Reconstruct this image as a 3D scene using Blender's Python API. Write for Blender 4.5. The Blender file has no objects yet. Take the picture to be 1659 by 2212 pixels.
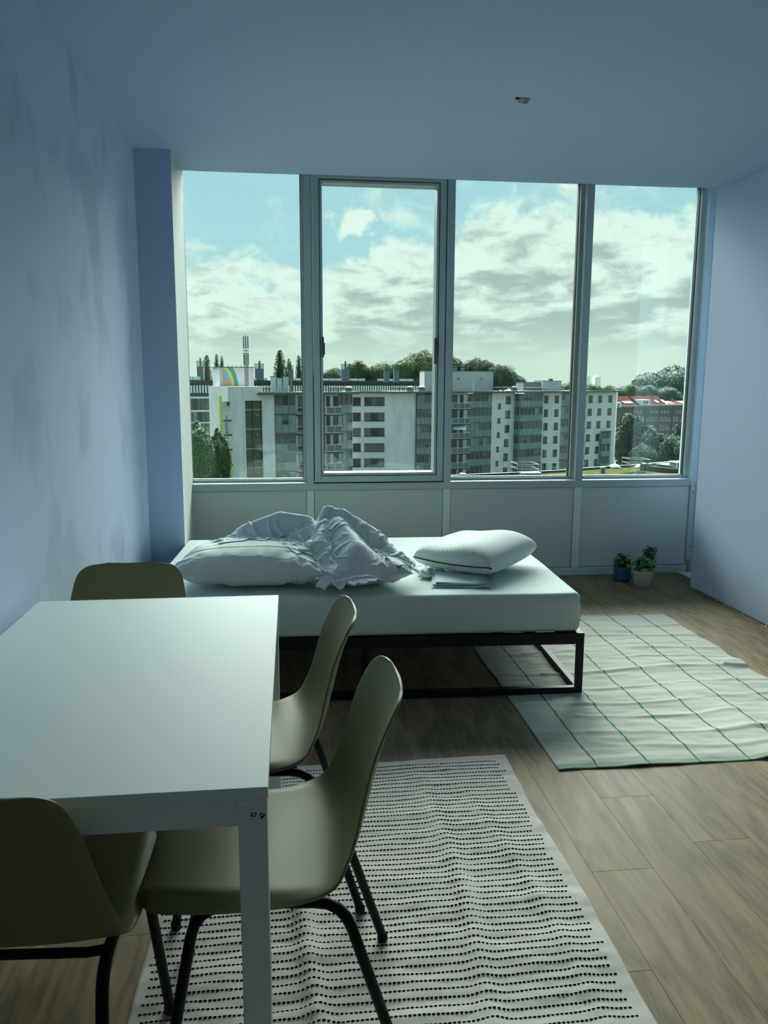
import bpy, math, random
from mathutils import Vector, Matrix, noise
rnd = random.Random(7)
C = bpy.context.scene.collection
PI = math.pi

# ------------------------------------------------------------------ camera
F_PX, PITCH, YAW, ROLL, EYE = 1703.4, .16213, .11722, .00382, 1.4252
cy, sy, cp, sp = math.cos(YAW), math.sin(YAW), math.cos(PITCH), math.sin(PITCH)
FW = Vector((sy*cp, cy*cp, -sp)); RT = Vector((cy, -sy, 0)); UP = RT.cross(FW)
R2 = RT*math.cos(ROLL) + UP*math.sin(ROLL); U2 = -RT*math.sin(ROLL) + UP*math.cos(ROLL)
cam = bpy.data.cameras.new('camera'); cam_o = bpy.data.objects.new('camera', cam); C.objects.link(cam_o)
cam.sensor_fit = 'VERTICAL'; cam.sensor_height = 36; cam.lens = F_PX/2212*36
cam.clip_start = .05; cam.clip_end = 6000
M4 = Matrix.Identity(4)
for i in range(3):
    M4[i][0] = R2[i]; M4[i][1] = U2[i]; M4[i][2] = -FW[i]
M4[0][3], M4[1][3], M4[2][3] = 0, 0, EYE
cam_o.matrix_world = M4
bpy.context.scene.camera = cam_o

def ray(x, y): return FW + R2*((x-829.5)/F_PX) - U2*((y-1106)/F_PX)
def at(x, y, Y):                      # surveyed point of the view at distance Y (metres north of the camera)
    d = ray(x, y); return Vector((0, 0, EYE)) + d*(Y/d.y)
def atz(x, y, z):
    d = ray(x, y); return Vector((0, 0, EYE)) + d*((z-EYE)/d.z)

# ------------------------------------------------------------------ world, sun, exposure
sc = bpy.context.scene
sc.view_settings.view_transform = 'Standard'; sc.view_settings.look = 'None'
sc.view_settings.gamma = 1; sc.view_settings.use_curve_mapping = False
sc.view_settings.exposure = 0.38
SKY = .80
SUN_E, SUN_ANG, SUN_EL, SUN_AZ = 21.5, 74, 49, 8       # sun veiled by cloud, high ahead
w = bpy.data.worlds.new('cloudy_sky'); sc.world = w; w.use_nodes = True
nt = w.node_tree; nt.nodes.clear(); N = nt.nodes; L = nt.links
def _in(node, k, v):
    if hasattr(v, 'is_output') or isinstance(v, bpy.types.NodeSocket): node.id_data.links.new(v, node.inputs[k])
    elif v is not None: node.inputs[k].default_value = v
def mth(t, op, a, b=None, c=None, clamp=False):
    n = t.nodes.new('ShaderNodeMath'); n.operation = op; n.use_clamp = clamp
    _in(n, 0, a); _in(n, 1, b); _in(n, 2, c); return n.outputs[0]
def mixc(t, f, a, b, blend='MIX'):
    n = t.nodes.new('ShaderNodeMix'); n.data_type = 'RGBA'; n.blend_type = blend
    _in(n, 0, f)
    for k, v in ((6, a), (7, b)):
        if isinstance(v, (tuple, list)): n.inputs[k].default_value = (*v[:3], 1)
        else: t.links.new(v, n.inputs[k])
    return n.outputs[2]
def nz(t, vec, scale, detail=4, rough=.55, dist=0, out=0):
    n = t.nodes.new('ShaderNodeTexNoise'); n.inputs['Scale'].default_value = scale
    n.inputs['Detail'].default_value = detail; n.inputs['Roughness'].default_value = rough; n.inputs['Distortion'].default_value = dist
    if vec is not None: t.links.new(vec, n.inputs['Vector'])
    return n.outputs[out]
def mapr(t, v, a, b, c=0, d=1, smooth=True):
    n = t.nodes.new('ShaderNodeMapRange'); n.interpolation_type = 'SMOOTHSTEP' if smooth else 'LINEAR'
    _in(n, 0, v); _in(n, 1, a); _in(n, 2, b); _in(n, 3, c); _in(n, 4, d); return n.outputs[0]
def comb(t, x, y, z):
    n = t.nodes.new('ShaderNodeCombineXYZ'); _in(n, 0, x); _in(n, 1, y); _in(n, 2, z); return n.outputs[0]
def sky():
    tc = N.new('ShaderNodeTexCoord'); sep = N.new('ShaderNodeSeparateXYZ'); L.new(tc.outputs['Generated'], sep.inputs[0])
    x, y, z = sep.outputs
    h = mth(nt, 'SQRT', mth(nt, 'ADD', mth(nt, 'MULTIPLY', x, x), mth(nt, 'MULTIPLY', y, y)))
    el = mth(nt, 'DIVIDE', z, mth(nt, 'MAXIMUM', h, .02))
    az = mth(nt, 'ARCTAN2', x, y)
    fc = N.new('ShaderNodeFloatCurve'); cv = fc.mapping.curves[0]        # top edge of the cloud bank against azimuth
    pts = [(-.17, .135), (-.125, .150), (-.06, .135), (.02, .125), (.05, .150), (.10, .185), (.16, .190), (.21, .205), (.27, .222),
           (.33, .225), (.36, .21), (.42, .195), (.5, .165)]
    lo, hi = -.17, .5
    cv.points[0].location = (0, pts[0][1]*4); cv.points[1].location = (1, pts[-1][1]*4)
    for a, b in pts[1:-1]: cv.points.new((a-lo)/(hi-lo), b*4)
    fc.mapping.update()
    L.new(mapr(nt, az, lo, hi, smooth=False), fc.inputs['Value'])
    bound = mth(nt, 'DIVIDE', fc.outputs[0], 4)
    # cloud field stretched sideways, finer towards the horizon
    ly = mth(nt, 'MULTIPLY', mth(nt, 'LOGARITHM', mth(nt, 'ADD', mth(nt, 'MAXIMUM', el, 0), .15), 2.718), 2.0)
    p = comb(nt, mth(nt, 'MULTIPLY', az, 5), ly, 1.7)
    n1 = nz(nt, p, 2.6, 12, .60, .25); n2 = nz(nt, comb(nt, mth(nt, 'MULTIPLY', az, 4), mth(nt, 'MULTIPLY', ly, 1.5), 8.3), 3.4, 12, .58, .35)
    n3 = nz(nt, comb(nt, mth(nt, 'MULTIPLY', az, 4.2), mth(nt, 'MULTIPLY', ly, 1.1), 4.4), 2.6, 12, .62, .5)
    depth = mth(nt, 'SUBTRACT', bound, el)                                # >0 inside the bank
    dens = mth(nt, 'ADD', mth(nt, 'MULTIPLY', depth, 13), mth(nt, 'MULTIPLY', mth(nt, 'SUBTRACT', n1, .5), 3.4))
    # one separate cumulus puff and loose wisps above the bank
    dx = mth(nt, 'SUBTRACT', az, .083); dy = mth(nt, 'SUBTRACT', el, .195)
    puff = mth(nt, 'SUBTRACT', 1.55, mth(nt, 'SQRT', mth(nt, 'ADD', mth(nt, 'MULTIPLY', mth(nt, 'MULTIPLY', dx, dx), 1100), mth(nt, 'MULTIPLY', mth(nt, 'MULTIPLY', dy, dy), 2600))))
    puff = mth(nt, 'ADD', puff, mth(nt, 'MULTIPLY', mth(nt, 'SUBTRACT', n1, .48), 5.0))
    m_b = mapr(nt, dens, -.10, .38); m_p = mapr(nt, puff, 0, .5)
    m_w = mapr(nt, n3, .52, .72, 0, .7)
    mask = mth(nt, 'MAXIMUM', mth(nt, 'MAXIMUM', m_b, m_p), m_w)
    shade = mapr(nt, mth(nt, 'ADD', n2, mth(nt, 'MULTIPLY', mapr(nt, dens, 0, 1.6, -.16, .10, False), 1)), .40, .66)
    lowc = mapr(nt, el, .0, .10)                                          # near the horizon: thin, creamy haze
    grey = mixc(nt, lowc, (.62, .80, .70), (.42, .575, .53))
    white = mixc(nt, lowc, (.72, .90, .76), (.82, 1.0, .90))
    cloud = mixc(nt, shade, white, grey)
    blue = mixc(nt, mapr(nt, el, .05, .5), (.46, .76, .80), (.33, .63, .74))
    col = mixc(nt, mask, blue, cloud)
    hz = mixc(nt, mapr(nt, el, 0.0, .07), (.66, .85, .73), col)
    below = mixc(nt, mapr(nt, z, -.03, 0.0), (.10, .13, .10), hz)
    bg = N.new('ShaderNodeBackground'); bg.inputs[1].default_value = SKY; L.new(below, bg.inputs[0])
    out = N.new('ShaderNodeOutputWorld'); L.new(bg.outputs[0], out.inputs[0])
sky()
w.cycles.sampling_method = 'MANUAL'; w.cycles.sample_map_resolution = 1024
sun = bpy.data.lights.new('veiled_sun', 'SUN'); sun.energy = SUN_E; sun.angle = math.radians(SUN_ANG); sun.color = (.93, 1.0, .93)
sun_o = bpy.data.objects.new('veiled_sun', sun); C.objects.link(sun_o)
_e, _a = math.radians(SUN_EL), math.radians(SUN_AZ)
sun_o.rotation_euler = Vector((math.sin(_a)*math.cos(_e), math.cos(_a)*math.cos(_e), math.sin(_e))).to_track_quat('Z', 'Y').to_euler()
sun_o.location = (2, 8, 9)
sc.cycles.max_bounces = 14; sc.cycles.diffuse_bounces = 8; sc.cycles.glossy_bounces = 4
sc.cycles.transparent_max_bounces = 12; sc.cycles.transmission_bounces = 6
sc.cycles.use_denoising = True; sc.cycles.sample_clamp_indirect = 6
sc.cycles.caustics_reflective = False; sc.cycles.caustics_refractive = False

# ------------------------------------------------------------------ materials
MT = {}
def mat(name, col, rough=.6, metal=0, spec=.5, fn=None, sheen=0):
    m = bpy.data.materials.new(name); m.use_nodes = True; MT[name] = m
    t = m.node_tree; b = t.nodes['Principled BSDF']
    b.inputs['Base Color'].default_value = (*col, 1); b.inputs['Roughness'].default_value = rough
    b.inputs['Metallic'].default_value = metal; b.inputs['Specular IOR Level'].default_value = spec
    if sheen: b.inputs['Sheen Weight'].default_value = sheen
    if fn: fn(t, b, col)
    return m
def objc(t): return t.nodes.new('ShaderNodeTexCoord').outputs['Object']
def scl(t, v, s, rot=(0, 0, 0)):
    n = t.nodes.new('ShaderNodeMapping'); n.inputs['Scale'].default_value = s; n.inputs['Rotation'].default_value = rot
    t.links.new(v, n.inputs[0]); return n.outputs[0]
def bump(t, b, h, strength=.3, dist=.01):
    n = t.nodes.new('ShaderNodeBump'); n.inputs['Strength'].default_value = strength; n.inputs['Distance'].default_value = dist
    t.links.new(h, n.inputs['Height']); t.links.new(n.outputs[0], b.inputs['Normal'])
def grain(scale=120, amt=.08, st=.15, dist=.002, stretch=(1, 1, 1)):
    def f(t, b, col):
        v = scl(t, objc(t), stretch); n = nz(t, v, scale, 4)
        c = mixc(t, n, tuple(k*(1-amt) for k in col), tuple(min(1, k*(1+amt)) for k in col))
        t.links.new(c, b.inputs['Base Color']); bump(t, b, n, st, dist)
    return f
def mottled(scale, c2, lo=.4, hi=.65, st=.1, dist=.002, detail=5, stretch=(1, 1, 1)):
    def f(t, b, col):
        v = scl(t, objc(t), stretch); n = nz(t, v, scale, detail); k = mapr(t, n, lo, hi)
        t.links.new(mixc(t, k, col, c2), b.inputs['Base Color']); bump(t, b, n, st, dist)
    return f
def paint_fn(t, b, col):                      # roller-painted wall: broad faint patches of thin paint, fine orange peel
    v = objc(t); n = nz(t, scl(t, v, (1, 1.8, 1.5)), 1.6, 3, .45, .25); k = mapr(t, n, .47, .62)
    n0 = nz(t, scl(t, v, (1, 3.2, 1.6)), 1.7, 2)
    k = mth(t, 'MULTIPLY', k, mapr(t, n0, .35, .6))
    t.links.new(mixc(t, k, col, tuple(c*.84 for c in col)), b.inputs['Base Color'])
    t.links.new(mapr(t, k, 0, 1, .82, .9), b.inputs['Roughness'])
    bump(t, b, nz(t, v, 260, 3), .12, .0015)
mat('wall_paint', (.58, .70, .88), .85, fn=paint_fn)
mat('niche_paint', (.55, .70, .80), .8, fn=grain(200, .02, .1, .001))
mat('reveal_paint', (.60, .68, .66), .8, fn=grain(200, .02, .1, .001))
mat('wall_paint_plain', (.59, .71, .92), .85, fn=grain(200, .02, .1, .001))
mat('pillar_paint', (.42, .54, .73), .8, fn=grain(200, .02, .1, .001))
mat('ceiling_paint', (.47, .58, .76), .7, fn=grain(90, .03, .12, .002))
mat('back_wall_paint', (.78, .80, .82), .7, fn=grain(90, .03, .1, .002))
mat('frame_grey', (.40, .48, .51), .38, fn=grain(300, .03, .04, .0005))
mat('frame_light', (.55, .66, .64), .35, fn=grain(300, .02, .03, .0005))
mat('panel_grey', (.56, .62, .62), .55, fn=grain(350, .03, .05, .0005))
mat('cover_strip', (.68, .80, .72), .5, fn=grain(350, .03, .05, .0005))
mat('gasket', (.006, .008, .011), .6, fn=grain(200, .1))
mat('bead_metal', (.62, .72, .70), .25, .6, fn=grain(200, .02, .02, .0005))
mat('skirting', (.52, .63, .68), .5, fn=grain(200, .02))
mat('dark_gap', (.02, .022, .022), .9, fn=grain(60, .3))
def wood_fn(t, b, col):
    oi = t.nodes.new('ShaderNodeObjectInfo').outputs['Random']
    v = objc(t)
    n0 = t.nodes.new('ShaderNodeVectorMath'); n0.operation = 'ADD'; t.links.new(v, n0.inputs[0])
    t.links.new(comb(t, mth(t, 'MULTIPLY', oi, 37), mth(t, 'MULTIPLY', oi, 91), 0), n0.inputs[1])
    v = n0.outputs[0]
    g = nz(t, scl(t, v, (15, 1.3, 1)), 2.2, 8, .62, 1.4)
    g2 = nz(t, scl(t, v, (4, .9, 1)), 1.8, 5, .6, 2.2)
    g3 = nz(t, scl(t, v, (90, 5, 1)), 4, 3)
    k = mth(t, 'ADD', mth(t, 'MULTIPLY', g, .45), mth(t, 'MULTIPLY', g2, .55))
    a = tuple(c*.58 for c in col); bb = tuple(c*1.25 for c in col)
    c = mixc(t, mapr(t, k, .36, .64), a, bb)
    c = mixc(t, mapr(t, g3, .3, .8, 0, .25), c, (col[0]*.6, col[1]*.55, col[2]*.5))
    kn = t.nodes.new('ShaderNodeTexVoronoi'); kn.inputs['Scale'].default_value = 1.0; t.links.new(scl(t, v, (5.2, 1.5, 1)), kn.inputs['Vector'])
    knot = mapr(t, kn.outputs['Distance'], .03, .12, 1, 0)
    c = mixc(t, mth(t, 'MULTIPLY', knot, .6), c, (col[0]*.3, col[1]*.3, col[2]*.3))
    hsv = t.nodes.new('ShaderNodeHueSaturation'); t.links.new(c, hsv.inputs['Color'])
    t.links.new(mapr(t, oi, 0, 1, .90, 1.10, False), hsv.inputs['Value'])
    t.links.new(hsv.outputs[0], b.inputs['Base Color'])
    t.links.new(mapr(t, g, .3, .7, .50, .62), b.inputs['Roughness'])
    bump(t, b, g, .12, .0015)
mat('oak_laminate', (.255, .190, .110), .42, spec=.22, fn=wood_fn)
mat('table_white', (.70, .78, .76), .58, fn=grain(70, .015, .05, .0006, (1, 14, 1)))
mat('table_leg_white', (.74, .79, .75), .35, fn=grain(300, .02, .03, .0005))
mat('scuff', (.03, .035, .04), .8, fn=grain(300, .3))
mat('shell_olive', (.190, .180, .088), .50, fn=grain(450, .06, .10, .0006))
mat('shell_mark', (.60, .63, .52), .7, fn=grain(300, .2))
mat('black_tube', (.003, .004, .006), .5, spec=.16, fn=grain(300, .2, .05, .0005))
mat('rubber', (.01, .01, .01), .8, fn=grain(200, .2))
mat('bed_black', (.005, .008, .013), .5, spec=.25, fn=grain(300, .2, .05, .0005))
def knit(pitch, depth):
    def f(t, b, col):
        v = objc(t); s = t.nodes.new('ShaderNodeSeparateXYZ'); t.links.new(v, s.inputs[0])
        k = 2*PI/pitch
        sx = mth(t, 'SINE', mth(t, 'MULTIPLY', s.outputs[0], k))
        yz = mth(t, 'ADD', s.outputs[1], s.outputs[2])
        s2 = mth(t, 'SINE', mth(t, 'MULTIPLY', yz, k))
        m = mapr(t, mth(t, 'MULTIPLY', sx, s2), -.2, .8)
        t.links.new(mixc(t, m, col, tuple(c*.90 for c in col)), b.inputs['Base Color'])
        inv = mth(t, 'SUBTRACT', 1.0, m); bump(t, b, inv, depth, .004)
    return f
mat('mattress_knit', (.70, .80, .78), .9, fn=knit(.0165, .55), sheen=.15)
mat('foam_knit', (.74, .81, .79), .9, fn=knit(.020, .6), sheen=.15)
mat('pillow_cotton', (.70, .77, .75), .85, fn=grain(60, .02, .25, .003), sheen=.1)
def creased(t, b, col):
    v = objc(t); n = nz(t, scl(t, v, (1, 1, 1.6)), 28, 6, .62, 1.3); n2 = nz(t, v, 9, 4, .5, .8)
    t.links.new(mixc(t, n2, tuple(c*.95 for c in col), tuple(c*1.04 for c in col)), b.inputs['Base Color'])
    bump(t, b, mth(t, 'ADD', n, mth(t, 'MULTIPLY', n2, 1.2)), .55, .009)
mat('cotton_cover', (.74, .80, .82), .85, fn=creased, sheen=.1)
mat('linen_fold', (.55, .65, .66), .85, fn=grain(80, .04, .3, .003))
mat('zip_navy', (.015, .02, .045), .6, fn=grain(300, .2))
mat('seam', (.58, .66, .65), .9, fn=grain(300, .1))
def grid_rug(t, b, col):
    v = objc(t); s = t.nodes.new('ShaderNodeSeparateXYZ'); t.links.new(v, s.inputs[0])
    wob = nz(t, scl(t, v, (3, 5, 1)), 3, 2)
    x = mth(t, 'ADD', s.outputs[0], mth(t, 'MULTIPLY', mth(t, 'SUBTRACT', wob, .5), .012))
    # green warp lines every 20.5 cm
    fr = mth(t, 'ABSOLUTE', mth(t, 'SUBTRACT', mth(t, 'FRACT', mth(t, 'DIVIDE', mth(t, 'SUBTRACT', x, .155), .203)), .5))
    line = mapr(t, fr, .474, .482)
    weave = mth(t, 'SINE', mth(t, 'MULTIPLY', s.outputs[0], 900)); weave2 = mth(t, 'SINE', mth(t, 'MULTIPLY', s.outputs[1], 700))
    wv = mth(t, 'MULTIPLY', weave, weave2)
    n = nz(t, v, 150, 3)
    base = mixc(t, n, tuple(c*.90 for c in col), tuple(c*1.06 for c in col))
    ay = mth(t, 'ABSOLUTE', mth(t, 'SUBTRACT', s.outputs[1], .96))
    band = mth(t, 'MULTIPLY', mapr(t, ay, .915, .93), mapr(t, wv, -.3, .5, .5, 1))
    cth = mth(t, 'ABSOLUTE', mth(t, 'SUBTRACT', mth(t, 'FRACT', mth(t, 'DIVIDE', s.outputs[1], .24)), .5))
    thin = mth(t, 'MULTIPLY', mapr(t, cth, .487, .494), .38)
    c = mixc(t, thin, base, (.16, .26, .22))
    c = mixc(t, mth(t, 'MAXIMUM', mth(t, 'MULTIPLY', line, .92), mth(t, 'MULTIPLY', band, .7)), c, (.008, .17, .085))
    t.links.new(c, b.inputs['Base Color']); bump(t, b, n, .4, .003)
mat('cream_weave', (.56, .56, .49), .95, fn=grid_rug)
def rib_rug(t, b, col):
    v = objc(t); s = t.nodes.new('ShaderNodeSeparateXYZ'); t.links.new(v, s.inputs[0])
    wv = mth(t, 'MULTIPLY', mth(t, 'SINE', mth(t, 'MULTIPLY', s.outputs[0], 1100)), mth(t, 'SINE', mth(t, 'MULTIPLY', s.outputs[1], 900)))
    n = nz(t, scl(t, v, (8, 60, 1)), 5, 3)
    t.links.new(mixc(t, n, tuple(c*.85 for c in col), tuple(c*1.1 for c in col)), b.inputs['Base Color'])
    bump(t, b, nz(t, v, 220, 3), .3, .002)
mat('ecru_weave', (.62, .59, .54), .95, fn=rib_rug)
mat('black_yarn', (.012, .013, .016), .95, fn=grain(400, .3))
mat('pot_blue', (.02, .13, .24), .5, fn=grain(200, .06))
mat('pot_white', (.46, .47, .42), .5, fn=grain(200, .04))
mat('soil', (.02, .014, .010), .95, fn=grain(80, .5, .6, .006))
mat('basil_leaf', (.022, .14, .045), .42, fn=mottled(60, (.035, .19, .06), st=.3, dist=.002))
mat('basil_stem', (.06, .20, .07), .5, fn=grain(100, .15))
mat('tag_yellow', (.62, .42, .03), .5, fn=grain(100, .05))
mat('tag_print', (.10, .02, .01), .6, fn=grain(100, .1))
mat('plaster_crumb', (.72, .78, .78), .9, fn=grain(100, .1))
mat('olive_plate', (.16, .22, .18), .6, fn=mottled(90, (.30, .34, .33)))
# outside
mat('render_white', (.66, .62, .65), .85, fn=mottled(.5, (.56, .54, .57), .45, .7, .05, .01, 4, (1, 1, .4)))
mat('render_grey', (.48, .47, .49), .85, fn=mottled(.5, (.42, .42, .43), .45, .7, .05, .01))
mat('roof_slab', (.09, .11, .11), .8, fn=grain(2, .1))
mat('dark_trim', (.035, .042, .042), .6, fn=grain(3, .1))
mat('spandrel', (.16, .20, .22), .6, fn=mottled(.7, (.20, .25, .26)))
mat('win_dark', (.018, .022, .024), .25, fn=mottled(.9, (.045, .055, .055)))
mat('win_mid', (.065, .08, .085), .3, fn=mottled(.9, (.10, .12, .12)))
mat('win_blind', (.105, .115, .115), .6, fn=grain(3, .08))
mat('win_pale', (.23, .28, .29), .6, fn=mottled(1.5, (.15, .19, .20)))
mat('win_wood', (.22, .13, .05), .7, fn=grain(3, .1))
mat('rail_white', (.52, .55, .56), .5, fn=grain(3, .05))
mat('rail_glass', (.10, .12, .13), .4, fn=grain(2, .1))
mat('stair_glass', (.045, .055, .045), .2, fn=mottled(1.2, (.10, .10, .06)))
mat('awning', (.42, .46, .44), .8, fn=grain(3, .05))
mat('mural_pink', (.50, .32, .24), .8, fn=grain(2, .08)); mat('mural_blue', (.22, .40, .55), .8, fn=grain(2, .08))
mat('mural_yellow', (.55, .60, .13), .8, fn=grain(2, .08)); mat('mural_green', (.10, .34, .22), .8, fn=grain(2, .08))
mat('mural_sand', (.50, .47, .36), .8, fn=grain(2, .08))
mat('steel_pale', (.20, .23, .23), .6, 0, fn=grain(4, .08)); mat('steel_white', (.42, .52, .50), .6, fn=grain(2, .05)); mat('steel_dark', (.07, .09, .09), .6, fn=grain(4, .15))
mat('flue_slate', (.09, .13, .16), .7, fn=grain(3, .15))
mat('brown_cladding', (.040, .034, .035), .8, fn=grain(1, .2))
mat('clerestory', (.60, .72, .70), .5, fn=grain(1, .08))
def brick_fn(t, b, col):
    br = t.nodes.new('ShaderNodeTexBrick'); br.inputs['Scale'].default_value = 3
    br.inputs['Color1'].default_value = (*col, 1); br.inputs['Color2'].default_value = (col[0]*.8, col[1]*.85, col[2]*.9, 1)
    br.inputs['Mortar'].default_value = (.2, .2, .18, 1)
    t.links.new(scl(t, objc(t), (1, 1, 1), (PI/2, 0, 0)), br.inputs['Vector']); t.links.new(br.outputs[0], b.inputs['Base Color'])
mat('far_brick', (.115, .085, .07), .9, fn=brick_fn)
mat('roof_tile_red', (.085, .022, .016), .95, spec=.05, fn=mottled(.8, (.055, .020, .018)))
mat('zinc', (.12, .14, .14), .6, fn=grain(2, .1))
def foliage(c1, c2):
    def f(t, b, col):
        n = nz(t, objc(t), .55, 4); n2 = nz(t, objc(t), 3, 2)
        t.links.new(mixc(t, mapr(t, mth(t, 'ADD', mth(t, 'MULTIPLY', n, .6), mth(t, 'MULTIPLY', n2, .4)), .35, .65), c1, c2), b.inputs['Base Color'])
    return f
mat('leaf_dark', (.03, .07, .035), .8, fn=foliage((.018, .042, .022), (.045, .085, .032)))
mat('leaf_mid', (.05, .10, .04), .8, fn=foliage((.032, .065, .024), (.08, .125, .036)))
mat('leaf_light', (.07, .15, .05), .8, fn=foliage((.045, .10, .036), (.12, .20, .045)))
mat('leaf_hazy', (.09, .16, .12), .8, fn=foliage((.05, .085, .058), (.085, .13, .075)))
mat('bark', (.05, .045, .035), .9, fn=grain(5, .2))
mat('ground_green', (.05, .085, .05), .95, fn=mottled(.05, (.09, .10, .09)))
mat('asphalt', (.07, .08, .08), .9, fn=grain(2, .1))
mat('sedum', (.070, .058, .022), .95, spec=0, fn=mottled(1.1, (.035, .050, .018), .4, .6, .6, .1, 8))
mat('roof_edge', (.035, .042, .042), .7, fn=grain(3, .1))
mat('dome_white', (.42, .46, .46), .3, fn=grain(3, .05))
mat('hazed_tower', (.95, .97, .95), .9, fn=grain(.05, .03))  # distance haze painted into the skyline towers' near-white base colour
mat('car_paint', (.35, .40, .40), .3, fn=grain(3, .05)); mat('car_glass', (.03, .04, .05), .1, fn=grain(3, .05))
gl = bpy.data.materials.new('pane_glass'); gl.use_nodes = True; t = gl.node_tree; t.nodes.clear()
tr = t.nodes.new('ShaderNodeBsdfTransparent'); tr.inputs[0].default_value = (.955, .985, .97, 1)
gg = t.nodes.new('ShaderNodeBsdfGlossy'); gg.inputs['Roughness'].default_value = .0; gg.inputs[0].default_value = (.9, 1, .97, 1)
fr = t.nodes.new('ShaderNodeFresnel'); fr.inputs[0].default_value = 1.45
mx = t.nodes.new('ShaderNodeMixShader'); t.links.new(fr.outputs[0], mx.inputs[0]); t.links.new(tr.outputs[0], mx.inputs[1]); t.links.new(gg.outputs[0], mx.inputs[2])
om = t.nodes.new('ShaderNodeOutputMaterial'); t.links.new(mx.outputs[0], om.inputs[0]); MT['pane_glass'] = gl

# ------------------------------------------------------------------ mesh builder
class MB:
    def __init__(s): s.v = []; s.f = []
    def add(s, vs, fs):
        o = len(s.v); s.v += [Vector(q) for q in vs]; s.f += [tuple(i+o for i in f) for f in fs]; return s
    def box(s, x0, x1, y0, y1, z0, z1):
        return s.hexa([(x0, y0), (x1, y0), (x1, y1), (x0, y1)], z0, z1)
    def hexa(s, poly, z0, z1):                     # prism over a counter-clockwise plan polygon
        n = len(poly); vs = [(*p, z0) for p in poly] + [(*p, z1) for p in poly]
        fs = [tuple(range(n-1, -1, -1)), tuple(range(n, 2*n))] + [(i, (i+1) % n, n+(i+1) % n, n+i) for i in range(n)]
        return s.add(vs, fs)
    def fbox(s, fr, s0, s1, z0, z1, d0, d1):       # box on a facade frame: s along, d outward
        P, T, Nn = fr
        pl = [P+T*s0+Nn*d1, P+T*s1+Nn*d1, P+T*s1+Nn*d0, P+T*s0+Nn*d0]
        return s.hexa([(q.x, q.y) for q in pl], z0, z1)
    def tube(s, pts, r, n=10, cap=True):
        pts = [Vector(p) for p in pts]; m = len(pts); o = len(s.v); rr = r if isinstance(r, (list, tuple)) else [r]*m
        prev = None
        for i, p in enumerate(pts):
            d = (pts[min(i+1, m-1)] - pts[max(i-1, 0)]).normalized()
            if prev is None: a = d.orthogonal().normalized()
            else: a = (prev - d*prev.dot(d)).normalized()
            prev = a; b = d.cross(a)
            for k in range(n):
                th = 2*PI*k/n; s.v.append(p + (a*math.cos(th)+b*math.sin(th))*rr[i])
        for i in range(m-1):
            for k in range(n): s.f.append((o+i*n+k, o+i*n+(k+1) % n, o+(i+1)*n+(k+1) % n, o+(i+1)*n+k))
        if cap: s.f.append(tuple(o+k for k in range(n-1, -1, -1))); s.f.append(tuple(o+(m-1)*n+k for k in range(n)))
        return s
    def lathe(s, prof, n=32, c=(0, 0, 0)):
        o = len(s.v)
        for r, z in prof:
            for k in range(n): s.v.append(Vector((c[0]+r*math.cos(2*PI*k/n), c[1]+r*math.sin(2*PI*k/n), c[2]+z)))
        for i in range(len(prof)-1):
            for k in range(n): s.f.append((o+i*n+k, o+i*n+(k+1) % n, o+(i+1)*n+(k+1) % n, o+(i+1)*n+k))
        return s
    def grid(s, fn, nu, nv, flip=False):
        o = len(s.v)
        for j in range(nv+1):
            for i in range(nu+1): s.v.append(Vector(fn(i/nu, j/nv)))
        for j in range(nv):
            for i in range(nu):
                q = (o+j*(nu+1)+i, o+j*(nu+1)+i+1, o+(j+1)*(nu+1)+i+1, o+(j+1)*(nu+1)+i)
                s.f.append(q[::-1] if flip else q)
        return s
    def mesh(s, name, m, smooth=False):
        me = bpy.data.meshes.new(name); me.from_pydata([tuple(q) for q in s.v], [], s.f)
        me.materials.append(MT[m]); 
        if smooth: me.polygons.foreach_set('use_smooth', [True]*len(me.polygons))
        me.update(); return me
    def build(s, name, m, parent=None, smooth=False, bevel=0, seg=2, kind=None, label=None, world=True):
        if parent is not None and world:           # vertices were given in world space: move under the (unrotated) root
            o = parent; off = Vector((0, 0, 0))
            while o is not None: off += o.location; o = o.parent
            s.v = [q-off for q in s.v]
        ob = bpy.data.objects.new(name, s.mesh(name, m, smooth)); C.objects.link(ob); ob.parent = parent
        if bevel:
            b = ob.modifiers.new('edge', 'BEVEL'); b.width = bevel; b.segments = seg; b.limit_method = 'ANGLE'; b.angle_limit = .6
        if kind: ob['kind'] = kind
        if label: ob['label'] = label
        return ob
def thing(name, label, cat, loc=(0, 0, 0), rz=0, group=None):
    o = bpy.data.objects.new(name, None); C.objects.link(o); o.empty_display_size = .1
    o.location = loc; o.rotation_euler = (0, 0, rz); tag(o, label, cat, group); return o
def tag(o, label, cat, group=None, kind=None):
    o['label'] = label; o['category'] = cat
    if group: o['group'] = group
    if kind: o['kind'] = kind
    return o
def letters(body, size, extrude, m, parent, loc, rot):
    cu = bpy.data.curves.new('lettering', 'FONT'); cu.body = body; cu.size = size; cu.align_x = 'CENTER'; cu.extrude = extrude; cu.materials.append(MT[m])
    o = bpy.data.objects.new('lettering_curve', cu); C.objects.link(o); bpy.context.view_layer.update()
    me = bpy.data.meshes.new_from_object(o.evaluated_get(bpy.context.evaluated_depsgraph_get())); bpy.data.objects.remove(o)
    if not me.materials: me.materials.append(MT[m])
    tt = bpy.data.objects.new('lettering', me); C.objects.link(tt); tt.parent = parent; tt.location = loc; tt.rotation_euler = rot; return tt
def lerp(a, b, t): return a+(b-a)*t
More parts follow.
